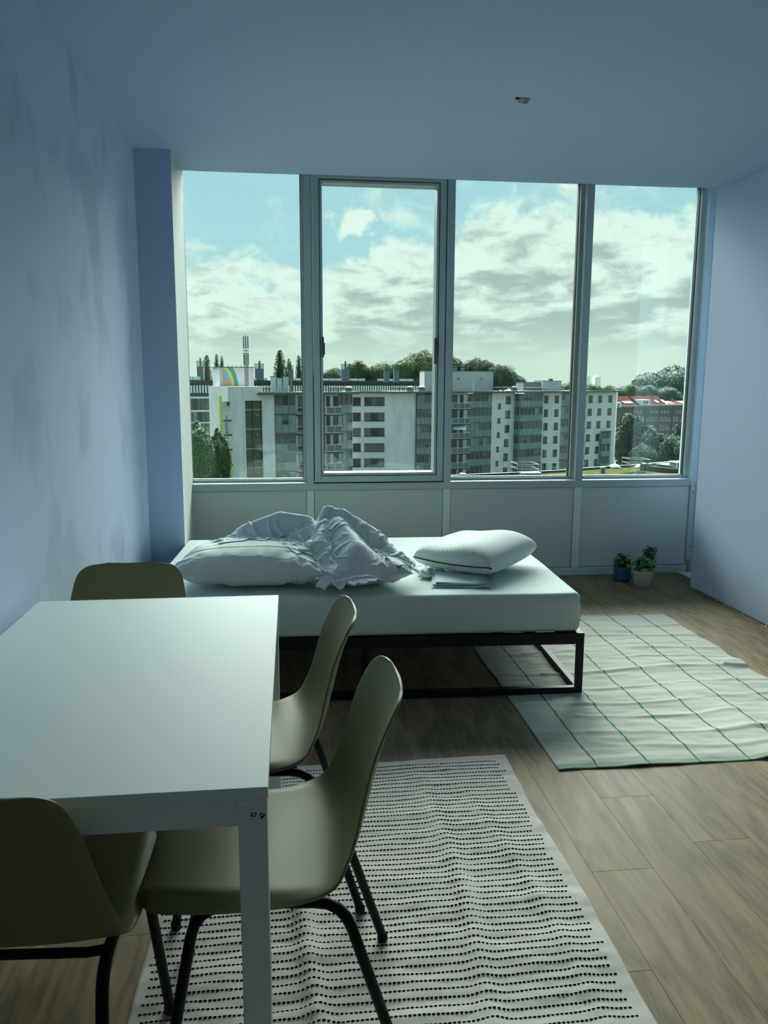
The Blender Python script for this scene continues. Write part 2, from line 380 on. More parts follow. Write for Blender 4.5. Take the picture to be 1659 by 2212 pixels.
def recentre(o):                                   # put a top-level mesh's origin at its base centre
    me = o.data; xs = [q.co for q in me.vertices]
    c = Vector(((min(q.x for q in xs)+max(q.x for q in xs))/2, (min(q.y for q in xs)+max(q.y for q in xs))/2, min(q.z for q in xs)))
    me.transform(Matrix.Translation(-c)); o.location = c; return o

# ------------------------------------------------------------------ the room
XL, XR, YB, YW, ZC, YE = -.83, 2.808, -2.2, 5.595, 2.68, 5.10
XN = 3.03                                         # right side of the window niche
fl = MB().box(XL-.1, 3.2, YB-.1, YW+.2, -.10, -.012).build('floor', 'dark_gap'); fl['kind'] = 'structure'
PW, PL = .189, 1.29
ends = {0: 2.043, 1: 2.445, 2: 2.157, -1: 1.647}
col0 = .863
k = -9
while col0 + k*PW < 3.1:
    x0 = col0 + k*PW; x1 = x0+PW; e = ends.get(k, 1.0+((k*0.47) % 1)*PL); j = -4
    while e+j*PL > YB: j -= 1
    while e+j*PL < YW:
        y0 = max(e+j*PL, YB); y1 = min(e+(j+1)*PL, YW+.01); xa, xb = max(x0, XL), min(x1, 3.06)
        if y1-y0 > .05 and xb-xa > .02:
            m = MB().box(-(xb-xa)/2+.0003, (xb-xa)/2-.0003, -(y1-y0)/2+.0003, (y1-y0)/2-.0003, -.012, 0)
            p = m.build('plank', 'oak_laminate', fl, bevel=.0005, seg=1, world=False); p.location = ((xa+xb)/2, (y0+y1)/2, 0)
        j += 1
    k += 1
def struct(name, m, mt, **kw):
    o = m.build(name, mt, **kw); o['kind'] = 'structure'; return o
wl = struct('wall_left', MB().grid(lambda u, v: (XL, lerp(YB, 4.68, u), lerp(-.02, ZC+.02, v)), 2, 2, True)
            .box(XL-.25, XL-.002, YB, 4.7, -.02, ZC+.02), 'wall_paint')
pil = MB().hexa([(XL-.25, 4.67), (-.635, 4.67), (-.705, 5.72), (XL-.25, 5.72)], -.02, 2.95)
struct('pillar', pil, 'pillar_paint', bevel=.003)
struct('trim_1', MB().hexa([(-.636, 4.69), (-.6335, 4.675), (-.7005, 5.70), (-.706, 5.70)], 0.0, 2.86), 'reveal_paint')
struct('wall_right', MB().box(XR, 3.35, YB, 5.17, .004, ZC+.02), 'wall_paint_plain', bevel=.002)
struct('wall_niche', MB().box(XN, 3.35, 5.17, 5.85, -.02, 2.95), 'niche_paint')
struct('wall_back', MB().box(XL-.25, 3.35, YB-.25, YB, -.02, ZC+.02), 'back_wall_paint')
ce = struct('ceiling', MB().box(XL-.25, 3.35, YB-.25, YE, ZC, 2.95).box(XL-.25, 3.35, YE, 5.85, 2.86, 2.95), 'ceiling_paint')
# window wall: four bays
MUL = [(.105, .156), (1.092, 1.143), (2.083, 2.138)]
BAY = [(-.702, .105), (.156, 1.092), (1.143, 2.083), (2.138, 2.988)]
ZT = 2.86
wf = struct('wall_front', MB().box(XL-.25, 3.35, YW+.03, 5.85, -.1, .66), 'panel_grey')
for a, b in BAY:
    MB().box(a+.003, b-.003, YW+.014, YW+.031, .060, .664).build('panel', 'panel_grey', wf, bevel=.0015, seg=1)
for a, b in MUL:
    MB().box(a, b, YW, YW+.032, .058, .667).build('cover_strip', 'cover_strip', wf, bevel=.0015, seg=1, label='pale vertical cover strip between two panels')
cs = MB().box(2.990, 3.028, YW-.004, YW+.032, .10, .70).build('cover_strip', 'panel_grey', wf, bevel=.0015, seg=1)
for z in (.20, .62):
    MB().lathe([(0, .004), (.004, .004), (.0045, 0)], 10).build('screw', 'gasket', cs, world=False)
    s = C.objects[-1]; s.rotation_euler = (PI/2, 0, 0); s.location = (3.009, YW-.003, z)
bb = struct('baseboard_front', MB().box(-.70, 2.99, YW-.008, YW+.014, 0, .056), 'skirting', bevel=.002)
for x in (1.15, 2.11, 2.70):
    MB().lathe([(0, .003), (.0035, .003), (.004, 0)], 10).build('screw', 'gasket', bb, world=False)
    s = C.objects[-1]; s.rotation_euler = (PI/2, 0, 0); s.location = (x, YW-.007, .03)
for i, (a, b) in enumerate(MUL):
    struct('mullion', MB().box(a, b, YW, YW+.20, .667, ZT), 'frame_grey', bevel=.002)
tr_ = struct('transom', MB().box(-.702, 2.99, YW-.001, YW+.115, .667, .716), 'frame_grey', bevel=.002)
GY = YW+.115
for i, (a, b) in enumerate(BAY):
    n = i+1
    wd = bpy.data.objects.new('window_%d' % n, None); C.objects.link(wd); wd.location = ((a+b)/2, GY, .716); wd['kind'] = 'structure'
    if n != 2:
        fa = a+.0 if n > 1 else a-.02
        f = MB().box(fa, fa+.018, YW+.07, GY+.03, .716, ZT).box(b-.020, b, YW+.07, GY+.03, .716, ZT).box(fa, b, YW+.08, GY+.03, .716, .738)
        f.build('window_frame', 'frame_grey', wd, bevel=.0015, seg=1)
        MB().box(fa+.018, fa+.022, GY-.012, GY+.02, .738, ZT).box(b-.0245, b-.020, GY-.014, GY+.02, .738, ZT).build('gasket', 'gasket', wd)
        MB().box(fa+.022, b-.024, GY-.012, GY+.01, .738, .746).build('glazing_bead', 'bead_metal', wd, bevel=.001, seg=1)
        MB().box(a-.02, b, YW+.002, YW+.085, .7165, .7205).build('sill_ledge', 'frame_light', wd)
        MB().box(fa+.018, b-.02, GY, GY+.006, .738, ZT).build('pane', 'pane_glass', wd)
    else:
        # opening light: dark gap, outer sash, inner bead, two handles
        MB().box(a, b, YW+.03, GY+.03, .716, .722).box(a, a+.005, YW+.03, GY+.03, .716, ZT).box(b-.005, b, YW+.03, GY+.03, .716, ZT).box(a, b, YW+.06, GY+.03, 2.83, ZT).build('rebate', 'gasket', wd)
        x0, x1, z0, z1 = a+.007, b-.007, .725, 2.822
        def ring(x0, x1, z0, z1, wdt, y0, y1):
            return MB().box(x0, x0+wdt, y0, y1, z0, z1).box(x1-wdt, x1, y0, y1, z0, z1).box(x0+wdt, x1-wdt, y0, y1, z0, z0+wdt).box(x0+wdt, x1-wdt, y0, y1, z1-wdt, z1)
        ring(x0, x1, z0, z1, .044, YW-.004, YW+.07).build('sash', 'frame_grey', wd, bevel=.002)
        for (cx, cz, sx, sz) in ((x0, z0, 1, 1), (x1, z0, -1, 1)):
            m = MB().add([(cx, YW-.0046, cz), (cx+sx*.044, YW-.0046, cz+sz*.044), (cx+sx*.0455, YW-.0046, cz+sz*.044), (cx+sx*.0015, YW-.0046, cz)], [(0, 1, 2, 3)])
            m.build('mitre_joint', 'dark_trim', wd)
        ring(x0+.044, x1-.044, z0+.044, z1-.044, .004, YW+.004, YW+.07).build('gasket', 'gasket', wd)
        ring(x0+.048, x1-.048, z0+.048, z1-.048, .018, YW+.006, GY).build('glazing_bead', 'frame_grey', wd, bevel=.002)
        MB().box(x0+.066, x1-.066, YW+.05, GY, z0+.060, z0+.067).build('drip_bead', 'bead_metal', wd)
        MB().box(x0+.062, x1-.062, GY-.012, GY-.006, z0+.062, z1-.062).build('pane', 'pane_glass', wd)
        for sx, hx in ((1, x0+.062), (-1, x1-.062)):
            hd = MB().box(hx-.006, hx+.010, YW-.012, YW+.006, 1.60, 1.74) if sx > 0 else MB().box(hx-.012, hx+.006, YW-.012, YW+.006, 1.56, 1.74)
            h = hd.build('window_handle', 'steel_dark', wd, bevel=.004)
            MB().box(hx-.008 if sx > 0 else hx-.016, hx+.016 if sx > 0 else hx+.008, YW-.034, YW-.012, 1.615, 1.70).build('grip', 'steel_dark', h, bevel=.006)
struct('trim_2', MB().box(2.988, 3.031, YW-.003, YW+.2, .70, ZT), 'niche_paint')
struct('trim_3', MB().box(2.93, 3.03, 5.2, YW-.01, 0, .004), 'plaster_crumb')
# ragged plaster filler along the foot of the right wall
def crumbs():
    m = MB()
    for i in range(150):
        y = rnd.uniform(2.6, 5.15); big = 3.6 < y < 4.15 or y < 3.2
        if not big and rnd.random() < .75: continue
        r = rnd.uniform(.003, .010)*(1.5 if big else .7); x = XR-rnd.uniform(.0, .022)
        pts = [(x+r*math.cos(a)*rnd.uniform(.6, 1.1), y+1.8*r*math.sin(a)*rnd.uniform(.6, 1.2)) for a in [q*2*PI/6 for q in range(6)]]
        m.hexa(pts, 0, rnd.uniform(.002, .006))
    return m
o = crumbs().build('plaster_crumbs', 'plaster_crumb'); tag(o, 'white plaster crumbs and filler along the foot of the right wall', 'debris', kind='stuff')
# small plate left on the ceiling
p0 = atz(1131, 216, ZC)
cb = thing('ceiling_plate', 'small torn greenish wiring plate on the bare ceiling', 'fitting', (p0.x, p0.y, ZC))
MB().hexa([(p0.x-.028, p0.y-.028), (p0.x+.022, p0.y-.028), (p0.x+.03, p0.y+.03), (p0.x-.018, p0.y+.03)], ZC-.004, ZC).build('plate', 'olive_plate', cb, bevel=.001)
MB().box(p0.x-.044, p0.x-.028, p0.y-.029, p0.y-.023, ZC-.008, ZC).build('clip', 'dark_trim', cb)
MB().tube([(p0.x+.0, p0.y, ZC-.004), (p0.x+.008, p0.y+.008, ZC-.012), (p0.x+.018, p0.y+.002, ZC-.008), (p0.x+.012, p0.y-.012, ZC-.004)], .002, 6).build('wire', 'steel_dark', cb)

# ------------------------------------------------------------------ table
tx0, tx1, ty0, ty1 = -.799, -.049, 1.274, 2.524
tb = thing('dining_table', 'white rectangular dining table against the left wall', 'table', ((tx0+tx1)/2, (ty0+ty1)/2, 0))
MB().box(tx0, tx1, ty0, ty1, .718, .74).build('tabletop', 'table_white', tb, bevel=.0012)
lw = .050
first = True
for x in (tx0+.002, tx1-lw-.002):
    for y in (ty0+.002, ty1-lw-.002):
        near = x > -.3
        lg = MB().box(x, x+lw, y, y+lw, .007 if near else 0, .7165).build('leg', 'table_leg_white', tb, bevel=.0015)
        if near and y < 1.5:
            sm = MB()
            for q in range(16):
                cx, cz = x+lw*rnd.uniform(.25, .95), .688+rnd.uniform(-.006, .004); r = rnd.uniform(.0005, .0016)
                sm.box(cx-r*1.6, cx+r*1.6, y-.0006, y, cz-r, cz+r)
            sm.build('scuff_mark', 'scuff', lg, label='dark scuff marks near the top of the leg')
for y in (ty0+.004, ty1-.004-.020):
    MB().box(tx0+lw, tx1-lw, y, y+.020, .668, .7165).build('apron', 'table_leg_white', tb, bevel=.001)
for x in (tx0+.004, tx1-.024):
    MB().box(x, x+.020, ty0+lw, ty1-lw, .668, .7165).build('apron', 'table_leg_white', tb, bevel=.001)

# ------------------------------------------------------------------ chairs
PROF = [(.262, .402, .150), (.262, .420, .182), (.250, .437, .200), (.215, .446, .212), (.08, .440, .224), (-.04, .432, .230), (-.120, .446, .232), (-.163, .486, .228),
        (-.188, .545, .216), (-.210, .625, .201), (-.233, .705, .188), (-.252, .752, .176), (-.262, .776, .158), (-.268, .789, .128), (-.271, .796, .080)]
def cr(p, t):
    n = len(p)-1; x = min(max(t, 0), 1)*n; i = min(int(x), n-1); f = x-i
    a, b, c, d = p[max(i-1, 0)], p[i], p[i+1], p[min(i+2, n)]
    return [.5*((2*b[k])+(-a[k]+c[k])*f+(2*a[k]-5*b[k]+4*c[k]-d[k])*f*f+(-a[k]+3*b[k]-3*c[k]+d[k])*f**3) for k in range(3)]
def shell_pt(u, v):
    s = u*2-1; y, z, wd = cr(PROF, v); y2, z2, _ = cr(PROF, min(v+.01, 1)); y1, z1, _ = cr(PROF, max(v-.01, 0))
    t = Vector((0, y2-y1, z2-z1)).normalized(); n = Vector((0, t.z, -t.y))          # towards the sitter
    if n.z < 0 and v < .4: n = -n
    if v >= .4 and n.y < 0: n = -n
    a = abs(s)
    seat = max(0, 1-v/.42); back = max(0, (v-.42)/.58); mid = max(0, 1-abs(v-.50)/.22)
    off = .010*a**2*seat + .030*a**2.2*min(1, back*2.2)*(1-.85*max(0, (v-.72)/.28)**1.5) + .020*a**2.5*mid
    if a > .86: off -= (.030*min(1, seat*2.5)*(a-.86)/.14)
    return Vector((s*wd, y, z)) + n*off
def make_chair(label):
    r = thing('dining_chair', label, 'chair', group='olive shell chairs around the table')
    sh = MB().grid(shell_pt, 28, 60).build('seat_shell', 'shell_olive', r, smooth=True, world=False)
    so = sh.modifiers.new('thickness', 'SOLIDIFY'); so.thickness = .007; so.offset = 0
    sb = sh.modifiers.new('smooth', 'SUBSURF'); sb.levels = 1; sb.render_levels = 1
    for sx in (-1, 1):
        for fy in (1, -1):
            fx, fyy = sx*.212, (.225 if fy > 0 else -.262)
            top = Vector((sx*.185, fy*.02, .409)); bend = Vector((sx*.188, .150 if fy > 0 else -.135, .412 if fy > 0 else .404)); foot = Vector((fx, fyy, .012))
            d = (foot-bend).normalized(); pts = [top, bend+(top-bend).normalized()*.055]
            for q in (.25, .5, .75):
                a0 = bend+(top-bend).normalized()*.055; a1 = bend+d*.06
                pts.append(a0*(1-q)**2+bend*2*q*(1-q)+a1*q*q)
            pts += [bend+d*.06, foot]
            lg = MB().tube(pts, .0115, 12).build('leg', 'black_tube', r, smooth=True, world=False)
            MB().lathe([(0, 0), (.0125, 0), (.0135, .004), (.013, .016), (.0115, .018)], 14, (fx, fyy, 0)).build('rubber_foot', 'rubber', lg, smooth=True, world=False)
    for y in (.12, -.09):
        MB().tube([(-.185, y, .408), (-.15, y, .402), (.15, y, .402), (.185, y, .408)], .009, 10).build('cross_bar', 'black_tube', r, smooth=True, world=False)
    return r
def copy_tree(o, parent=None):
    c = o.copy(); C.objects.link(c); c.parent = parent
    for ch in o.children: copy_tree(ch, c)
    return c
chA = make_chair('olive shell chair right of the table, nearest the camera, its seat fully in view')
chairs = [chA, copy_tree(chA), copy_tree(chA), copy_tree(chA)]
spots = [(-.048, 1.605, PI/2), (-.100, 2.140, PI/2+.02), (-.560, 2.500, PI), (-.522, 1.430, -.07)]
labs = [None, 'olive shell chair right of the table, the one nearer the bed',
        'olive shell chair at the far end of the table, only its back showing',
        'dark olive shell chair at the near table end, seen from behind']
for ch, (x, y, a), lb in zip(chairs, spots, labs):
    ch.location = (x, y, .007); ch.rotation_euler = (0, 0, a)
    if lb: ch['label'] = lb
mk = MB()
for q in range(14):
    cx, cyy = rnd.gauss(0, .012), rnd.gauss(0, .006); r = rnd.uniform(.0008, .0032)
    mk.hexa([(-.105+cx+r*math.cos(a), .035+cyy+.7*r*math.sin(a)) for a in [k*PI/3 for k in range(6)]], .4462, .4470)
mo = mk.build('paint_splash', 'shell_mark', chA, world=False, label='pale dried paint splash on the seat')
mo.location = (0, 0, -.0005)

# ------------------------------------------------------------------ rugs
def rug1_z(x, y):
    r = .0060*noise.noise(Vector((x*3.1, y*9, 1.3))) + .0036*noise.noise(Vector((x*8, y*26, 4))) + .0012*noise.noise(Vector((x*30, y*45, 8)))
    for cx, a, s in ((.05, .014, .026), (.42, .010, .030), (.62, .006, .028)):
        c = cx+.05*math.sin(y*2.1+cx*7) + .03*(2.2-y); g = math.exp(-((x-c)/s)**2); r += a*g*min(1, max(0, (2.75-y)/.5))
    return .0055 + max(r, -.003)
X0, X1, Y0, Y1 = -.385, .800, .86, 2.785
r1 = thing('striped_rug', 'ecru flatwoven rug with rows of black stitches under the table and chairs', 'rug', ((X0+X1)/2, (Y0+Y1)/2, 0))
def edge1(y): return .008*noise.noise(Vector((y*2.3, 7, 0)))
m = MB().grid(lambda u, v: (lerp(X0, X1, u)+edge1(lerp(Y0, Y1, v)), lerp(Y0, Y1, v)+.004*noise.noise(Vector((u*6, v, 2))), rug1_z(lerp(X0, X1, u), lerp(Y0, Y1, v))), 150, 240)
b1 = m.build('rug_cloth', 'ecru_weave', r1, smooth=True)
sm = b1.modifiers.new('thickness', 'SOLIDIFY'); sm.thickness = .004; sm.offset = -1
st = MB(); y = Y1-.045; ln = .0086
while y > Y0+.02:
    x = X0+.022+rnd.uniform(-.006, .006); xe = X1-.040+rnd.uniform(-.012, .010)
    ph = rnd.uniform(0, 9)
    while x < xe:
        l = ln*rnd.uniform(.95, 1.08); yy = y+.0055*noise.noise(Vector((x*5, y*4, 3)))
        z0 = rug1_z(x+l/2, yy); hh = rnd.uniform(.0022, .0030); wv = rnd.uniform(.0022, .0029)
        st.add([(x, yy, z0), (x+l*.10, yy-wv, z0), (x+l*.90, yy-wv, z0), (x+l, yy, z0), (x+l*.90, yy+wv, z0), (x+l*.10, yy+wv, z0),
                (x+l*.14, yy, z0+hh), (x+l*.86, yy, z0+hh)],
               [(0, 1, 6), (1, 2, 7, 6), (2, 3, 7), (3, 4, 7), (4, 5, 6, 7), (5, 0, 6)])
        x += ln*1.26
    y -= .0262
st.build('black_stitches', 'black_yarn', r1, kind='stuff', label='rows of raised black stitches')

gx0, gx1, gy0, gy1 = .972, 2.300, 2.650, 4.565
def rug2_z(x, y):
    r = .006*noise.noise(Vector((x*2.2, y*5, 9))) + .0042*noise.noise(Vector((x*5, y*17, 2))) + .0022*noise.noise(Vector((x*14, y*30, 5)))
    r += .012*math.exp(-((x-1.86-.12*(y-2.7))/.07)**2)*math.exp(-((y-2.66)/.55)**2)
    for yc, a, s in ((2.80, .004, .013), (2.93, .009, .016), (3.10, .005, .012), (3.24, .007, .014), (3.42, .006, .013), (3.62, .013, .018), (3.78, .005, .012), (3.92, .008, .015), (4.15, .007, .015), (4.34, .005, .013)):
        yy = yc+.03*math.sin(x*5+yc*3); r += a*math.exp(-((y-yy)/s)**2)*(.35+.65*max(0, noise.noise(Vector((x*2.3, yc*5, 1)))+.45))*(1 if x > 1.2 else .4)
    if abs(x-2.28) < .1: r += .014*math.exp(-((y-3.66)/.05)**2)
    return .0055+max(r, -.003)
r2 = thing('grid_rug', 'cream flatwoven rug with thin green lines, partly under the bed corner', 'rug', (gx0, gy0, 0))
def g2(u, v):
    x, y = lerp(gx0, gx1, u), lerp(gy0, gy1, v)
    return (x+.010*noise.noise(Vector((y*2.7, 3, u)))+(.02*u)*noise.noise(Vector((y*6, 1, 0))), y+.006*noise.noise(Vector((u*7, 5, v))), rug2_z(x, y))
b2 = MB().grid(g2, 170, 240).build('rug_cloth', 'cream_weave', r2, smooth=True)
sm = b2.modifiers.new('thickness', 'SOLIDIFY'); sm.thickness = .004; sm.offset = -1

# ------------------------------------------------------------------ bed (length along local -X, depth along +Y, origin at its near right corner)
BA = math.radians(-2.2); BX, BY = 1.322, 3.345
def bed_pt(x, y, z=0):
    c, s = math.cos(BA), math.sin(BA); return (BX+c*x-s*y, BY+s*x+c*y, z)
bf = thing('metal_bed', 'black square-tube metal bed under the white mattress', 'bed', (BX, BY, .008), BA)
BL, BD, T = 2.02, 1.40, .030
ZR = .290
def bpart(name, b, **kw): return MB().box(*b).build(name, 'bed_black', bf, bevel=.0012, world=False, **kw)
for y in (0, BD-T):
    bpart('top_rail', (-BL, 0, y, y+T, ZR-.052, ZR)); bpart('bottom_rail', (-BL, 0, y, y+T, 0, T))
for x in (-T, -BL):
    bpart('end_rail', (x, x+T, T, BD-T, ZR-.042, ZR)); bpart('bottom_end_rail', (x, x+T, T, BD-T, 0, T))
for x in (-T, -BL, -BL/2-T/2):
    for y in (0, BD-T): bpart('leg', (x, x+T, y, y+T, T, ZR-.042))
bpart('centre_beam', (-BL+T, -T, BD/2-T/2, BD/2+T/2, ZR-.05, ZR-.012))
for k in range(13):
    x = -BL+.12+k*.148
    MB().box(x, x+.055, T, BD-T, ZR-.012, ZR-.002).build('slat', 'bed_black', bf, bevel=.001, seg=1, world=False)
# mattress
ms = thing('mattress', 'thick white knitted foam mattress on the black bed frame', 'mattress', (BX, BY, .008), BA)
def rbox(x0, x1, y0, y1, z0, z1, r, n=6, nx=40, ny=28, nz_=6, puff=0):
    # rounded box from a subdivided cube, vertices pushed onto the rounded surface
    import bmesh
    bm = bmesh.new(); c = Vector(((x0+x1)/2, (y0+y1)/2, (z0+z1)/2)); h = Vector(((x1-x0)/2, (y1-y0)/2, (z1-z0)/2))
    m = MB()
    def param(a, ha, n_in):
        return [-ha+r*(1-math.cos(q/n*PI/2)) for q in range(n)] + [lerp(-ha+r, ha-r, q/n_in) for q in range(n_in+1)] + [ha-r*(1-math.cos((n-1-q)/n*PI/2)) for q in range(n)]
    px, py, pz = param(0, h.x, nx), param(0, h.y, ny), param(0, h.z, nz_)
    def snap(p):
        q = Vector([max(-h[i]+r, min(h[i]-r, p[i])) for i in range(3)]); d = p-q
        if d.length > 1e-9: p = q+d.normalized()*r
        return p
    def face(pa, pb, f, flip):
        o = len(m.v)
        for b in pb:
            for a in pa: m.v.append(c+snap(Vector(f(a, b))))
        na = len(pa)
        for j in range(len(pb)-1):
            for i in range(na-1):
                q = (o+j*na+i, o+j*na+i+1, o+(j+1)*na+i+1, o+(j+1)*na+i); m.f.append(q[::-1] if flip else q)
    face(px, py, lambda a, b: (a, b, h.z), False); face(px, py, lambda a, b: (a, b, -h.z), True)
    face(px, pz, lambda a, b: (a, -h.y, b), False); face(px, pz, lambda a, b: (a, h.y, b), True)
    face(py, pz, lambda a, b: (h.x, a, b), False); face(py, pz, lambda a, b: (-h.x, a, b), True)
    return m
def weld(ob, d=.0004):
    wm = ob.modifiers.new('weld', 'WELD'); wm.merge_threshold = d
ZM0, ZM1 = ZR+.000, .475
mm = rbox(-BL+.01, -.018, .012, BD-.012, ZM0, ZM1, .026)
for q in mm.v:
    q.z += .0035*noise.noise(Vector((q.x*2.5, q.y*2.5, 0)))*(1 if q.z > ZM0+.05 else 0)
    if q.y < .05: q.y += .004*noise.noise(Vector((q.x*2, q.z*8, 3)))
mo = mm.build('mattress_body', 'mattress_knit', ms, smooth=True, world=False); weld(mo)
sp = MB().tube([(-.027, .016, ZM0+.03), (-.0215, .0165, ZM0+.06), (-.0205, .0165, ZM1-.06), (-.027, .018, ZM1-.025)], .0022, 6).build('corner_piping', 'seam', ms, smooth=True, world=False)
MT0 = .008+ZM1                                 # world height of the mattress top

# pillows: two sewn faces puffed between rounded-pinched corners
def pillow(name, label, cat, loc, rz, L_, W_, H_, m, group=None, wr=.012, seam=True, tilt=(0, 0), pinch=.10, n=72, power=.42):
    root = thing(name, label, cat, loc, rz, group)
    def outline(s, t):
        # pull edges inward between corners
        k = pinch; x = s*L_/2*(1-k*(1-abs(t)**2.2)*abs(s)**3*.9); y = t*W_/2*(1-k*(1-abs(s)**2.2)*abs(t)**3*.9)
        return x, y
    def fn(side):
        def g(u, v):
            s, t = u*2-1, v*2-1
            x, y = outline(s, t); e = max(0, (1-s**2)*(1-t**2)); hgt = e**power
            edge = 1-e**.25
            rad_ = noise.noise(Vector((s*9 if abs(t) > abs(s) else t*7+40, side*3+(1 if t > 0 else 5), max(abs(s), abs(t))*2.2)))
            wrk = wr*(noise.noise(Vector((x*7, y*7, side*5+rz)))*.8*hgt + 1.5*min(1, e*30)*(1-min(1, e*1.15))*rad_)
            z = H_/2 + side*(hgt*H_*(.5 if side > 0 else .5) + (wrk if e > .001 else 0))
            z = max(z, .001) + tilt[0]*s + tilt[1]*t
            if side < 0: z = max(z, .001)
            return (x, y, z)
        return g
    mb = MB().grid(fn(1), n, n).grid(fn(-1), n, n, True)
    o = mb.build('pillow_body' if seam else 'pillow_body', m, root, smooth=True, world=False); weld(o, .0006)
    if seam:
        pts = []
        for k in range(161):
            a = k/160*4; q = int(a) % 4; f = (a % 1)*2-1
            s, t = ((f, -1), (1, f), (-f, 1), (-1, -f))[q]
            x, y = outline(s, t); pts.append((x, y, H_/2+tilt[0]*s+tilt[1]*t))
        MB().tube(pts, .0028, 6, False).build('piping', m, root, smooth=True, world=False)
        for dd in (.80, .42):
            for side in (1,):
                pts = []
                for k in range(81):
                    s = -1+2*k/80; x, y, z = fn(side)((s*.93+1)/2, (-dd+1)/2); pts.append((x, y, z+.0004))
                MB().tube(pts, .0013, 5, False).build('seam_line', 'seam', root, smooth=True, world=False)
    return root
pa = pillow('bed_pillow', 'plump white quilted pillow lying flat on the left of the mattress, under the crumpled cover', 'pillow', (-.185, 3.735, MT0-.004), math.radians(-7), .70, .50, .205, 'pillow_cotton', 'white cotton pillows')
pb = pillow('bed_pillow', 'white quilted pillow mostly hidden under the crumpled cover, one corner poking out on its right', 'pillow', (.300, 3.700, MT0-.004), math.radians(8), .44, .46, .16, 'pillow_cotton', 'white cotton pillows')
# foam pillow with navy zip
def foam():
    root = thing('foam_pillow', 'white dimpled memory foam pillow with a navy zip, resting on folded linen', 'pillow', (.940, 3.895, MT0+.026), math.radians(49))
    L_, W_, H_ = .57, .455, .150
    def ssq(s, t): return s*math.sqrt(1-t*t*.07), t*math.sqrt(1-s*s*.07)
    def prof(s, t, side):
        ex = (1-abs(s)**4.5)*(1-abs(t)**4.5); h = max(0, ex)**.34
        wave = .86+.14*math.cos((t+.35)*PI*1.1) if side > 0 else 1
        return h*wave
    def fn(side):
        def g(u, v):
            s, t = u*2-1, v*2-1; x, y = ssq(s, t)
            r = .988
            return (x*L_/2*r, y*W_/2*r, H_*.42+side*prof(s, t, side)*(H_*.60 if side > 0 else H_*.42))
        return g
    o = MB().grid(fn(1), 60, 60).grid(fn(-1), 60, 60, True).build('pillow_body', 'foam_knit', root, smooth=True, world=False); weld(o, .0006)
    zp = []
    for k in range(61):
        t = -.97+1.94*k/60; x, y = ssq(-1, t); zp.append((x*L_/2*.992, y*W_/2, H_*.42-.008*math.sin(k/60*PI)))
    MB().tube(zp, .0034, 8).build('zip', 'zip_navy', root, smooth=True, world=False)
    MB().box(-L_/2*.95, -L_/2*.92, -W_/2*.97, -W_/2*.93, H_*.36, H_*.42).build('zip_puller', 'zip_navy', root, bevel=.002, world=False)
    root.rotation_euler = (0, math.radians(-1.5), math.radians(49))
    return root
foam()
# folded linen under it
def linen():
    root = thing('folded_linen', 'small folded stack of pale linen under the foam pillow', 'bedding', (.790, 3.600, MT0-.002), math.radians(-10))
    zz = 0
    for k, (dx, dy, l, wd) in enumerate(((0, 0, .27, .24), (.006, .006, .262, .235), (-.006, .010, .25, .22), (.0, .012, .235, .21))):
        def g(u, v, k=k, dx=dx, dy=dy, l=l, wd=wd, zz=zz):
            # closed folded slab: around v, along u
            a = v*2*PI; hh = .0062
            cx = math.copysign(abs(math.cos(a))**.25, math.cos(a))*wd/2; cz = math.copysign(abs(math.sin(a))**.8, math.sin(a))*hh/2*1.0
            x = (u-.5)*l+dx; y = cx+dy+.006*noise.noise(Vector((x*9, k*3, a)))
            wv = .0045*noise.noise(Vector((x*13, y*7, k*4.1)))
            return (x, y, zz+hh/2+cz+wv+.0015)
        MB().grid(g, 50, 28).build('fold_layer', 'linen_fold', root, smooth=True, world=False)
        zz += .0068
    pts = [(-.155, .155, .012), (-.19, .21, .014), (-.20, .27, .010)]
    def tail(u, v):
        x = lerp(-.20, -.06, u)+.02*math.sin(v*4)-.05*v; y = lerp(.05, .34, v)+.02*noise.noise(Vector((u*5, v*5, 0)))
        return (x, y, .006+.020*abs(noise.noise(Vector((u*4, v*9, 5))))+.010*(1-v))
    o = MB().grid(tail, 24, 36).build('fold_layer', 'linen_fold', root, smooth=True, world=False)
    s = o.modifiers.new('thickness', 'SOLIDIFY'); s.thickness = .004; s.offset = -1
linen()
#BLANKET>
# crumpled cover: a small cloth solver (position based) lets two oversized sheets settle over the pillows and buckle
import numpy as np
def vn(x, y, seed):
    G = np.random.RandomState(seed).uniform(-1, 1, (64, 64)); xi = np.floor(x).astype(int); yi = np.floor(y).astype(int); fx = x-xi; fy = y-yi
    fx = fx*fx*(3-2*fx); fy = fy*fy*(3-2*fy); g = lambda a, b: G[a % 64, b % 64]
    return (g(xi, yi)*(1-fx)+g(xi+1, yi)*fx)*(1-fy)+(g(xi, yi+1)*(1-fx)+g(xi+1, yi+1)*fx)*fy
HX = np.arange(-.9, 1.1, .005); HY = np.arange(3.1, 4.6, .005); GXX, GYY = np.meshgrid(HX, HY, indexing='ij')
HF = np.where(GYY < 3.375, MT0-(3.375-GYY)*6, MT0)
for cx, cy_, rz_, L_, W_, H_ in ((-.185, 3.735, -7, .70, .50, .205), (.30, 3.70, 8, .44, .46, .16)):
    c_, s_ = math.cos(-math.radians(rz_)), math.sin(-math.radians(rz_)); dx, dy = GXX-cx, GYY-cy_; S_ = (c_*dx-s_*dy)/(L_*.485); T_ = (s_*dx+c_*dy)/(W_*.485)
    e_ = np.clip(1-S_**2, 0, 1)*np.clip(1-T_**2, 0, 1); HF = np.maximum(HF, np.where(e_ > 0, MT0-.004+H_/2+.5*H_*e_**.42, 0))
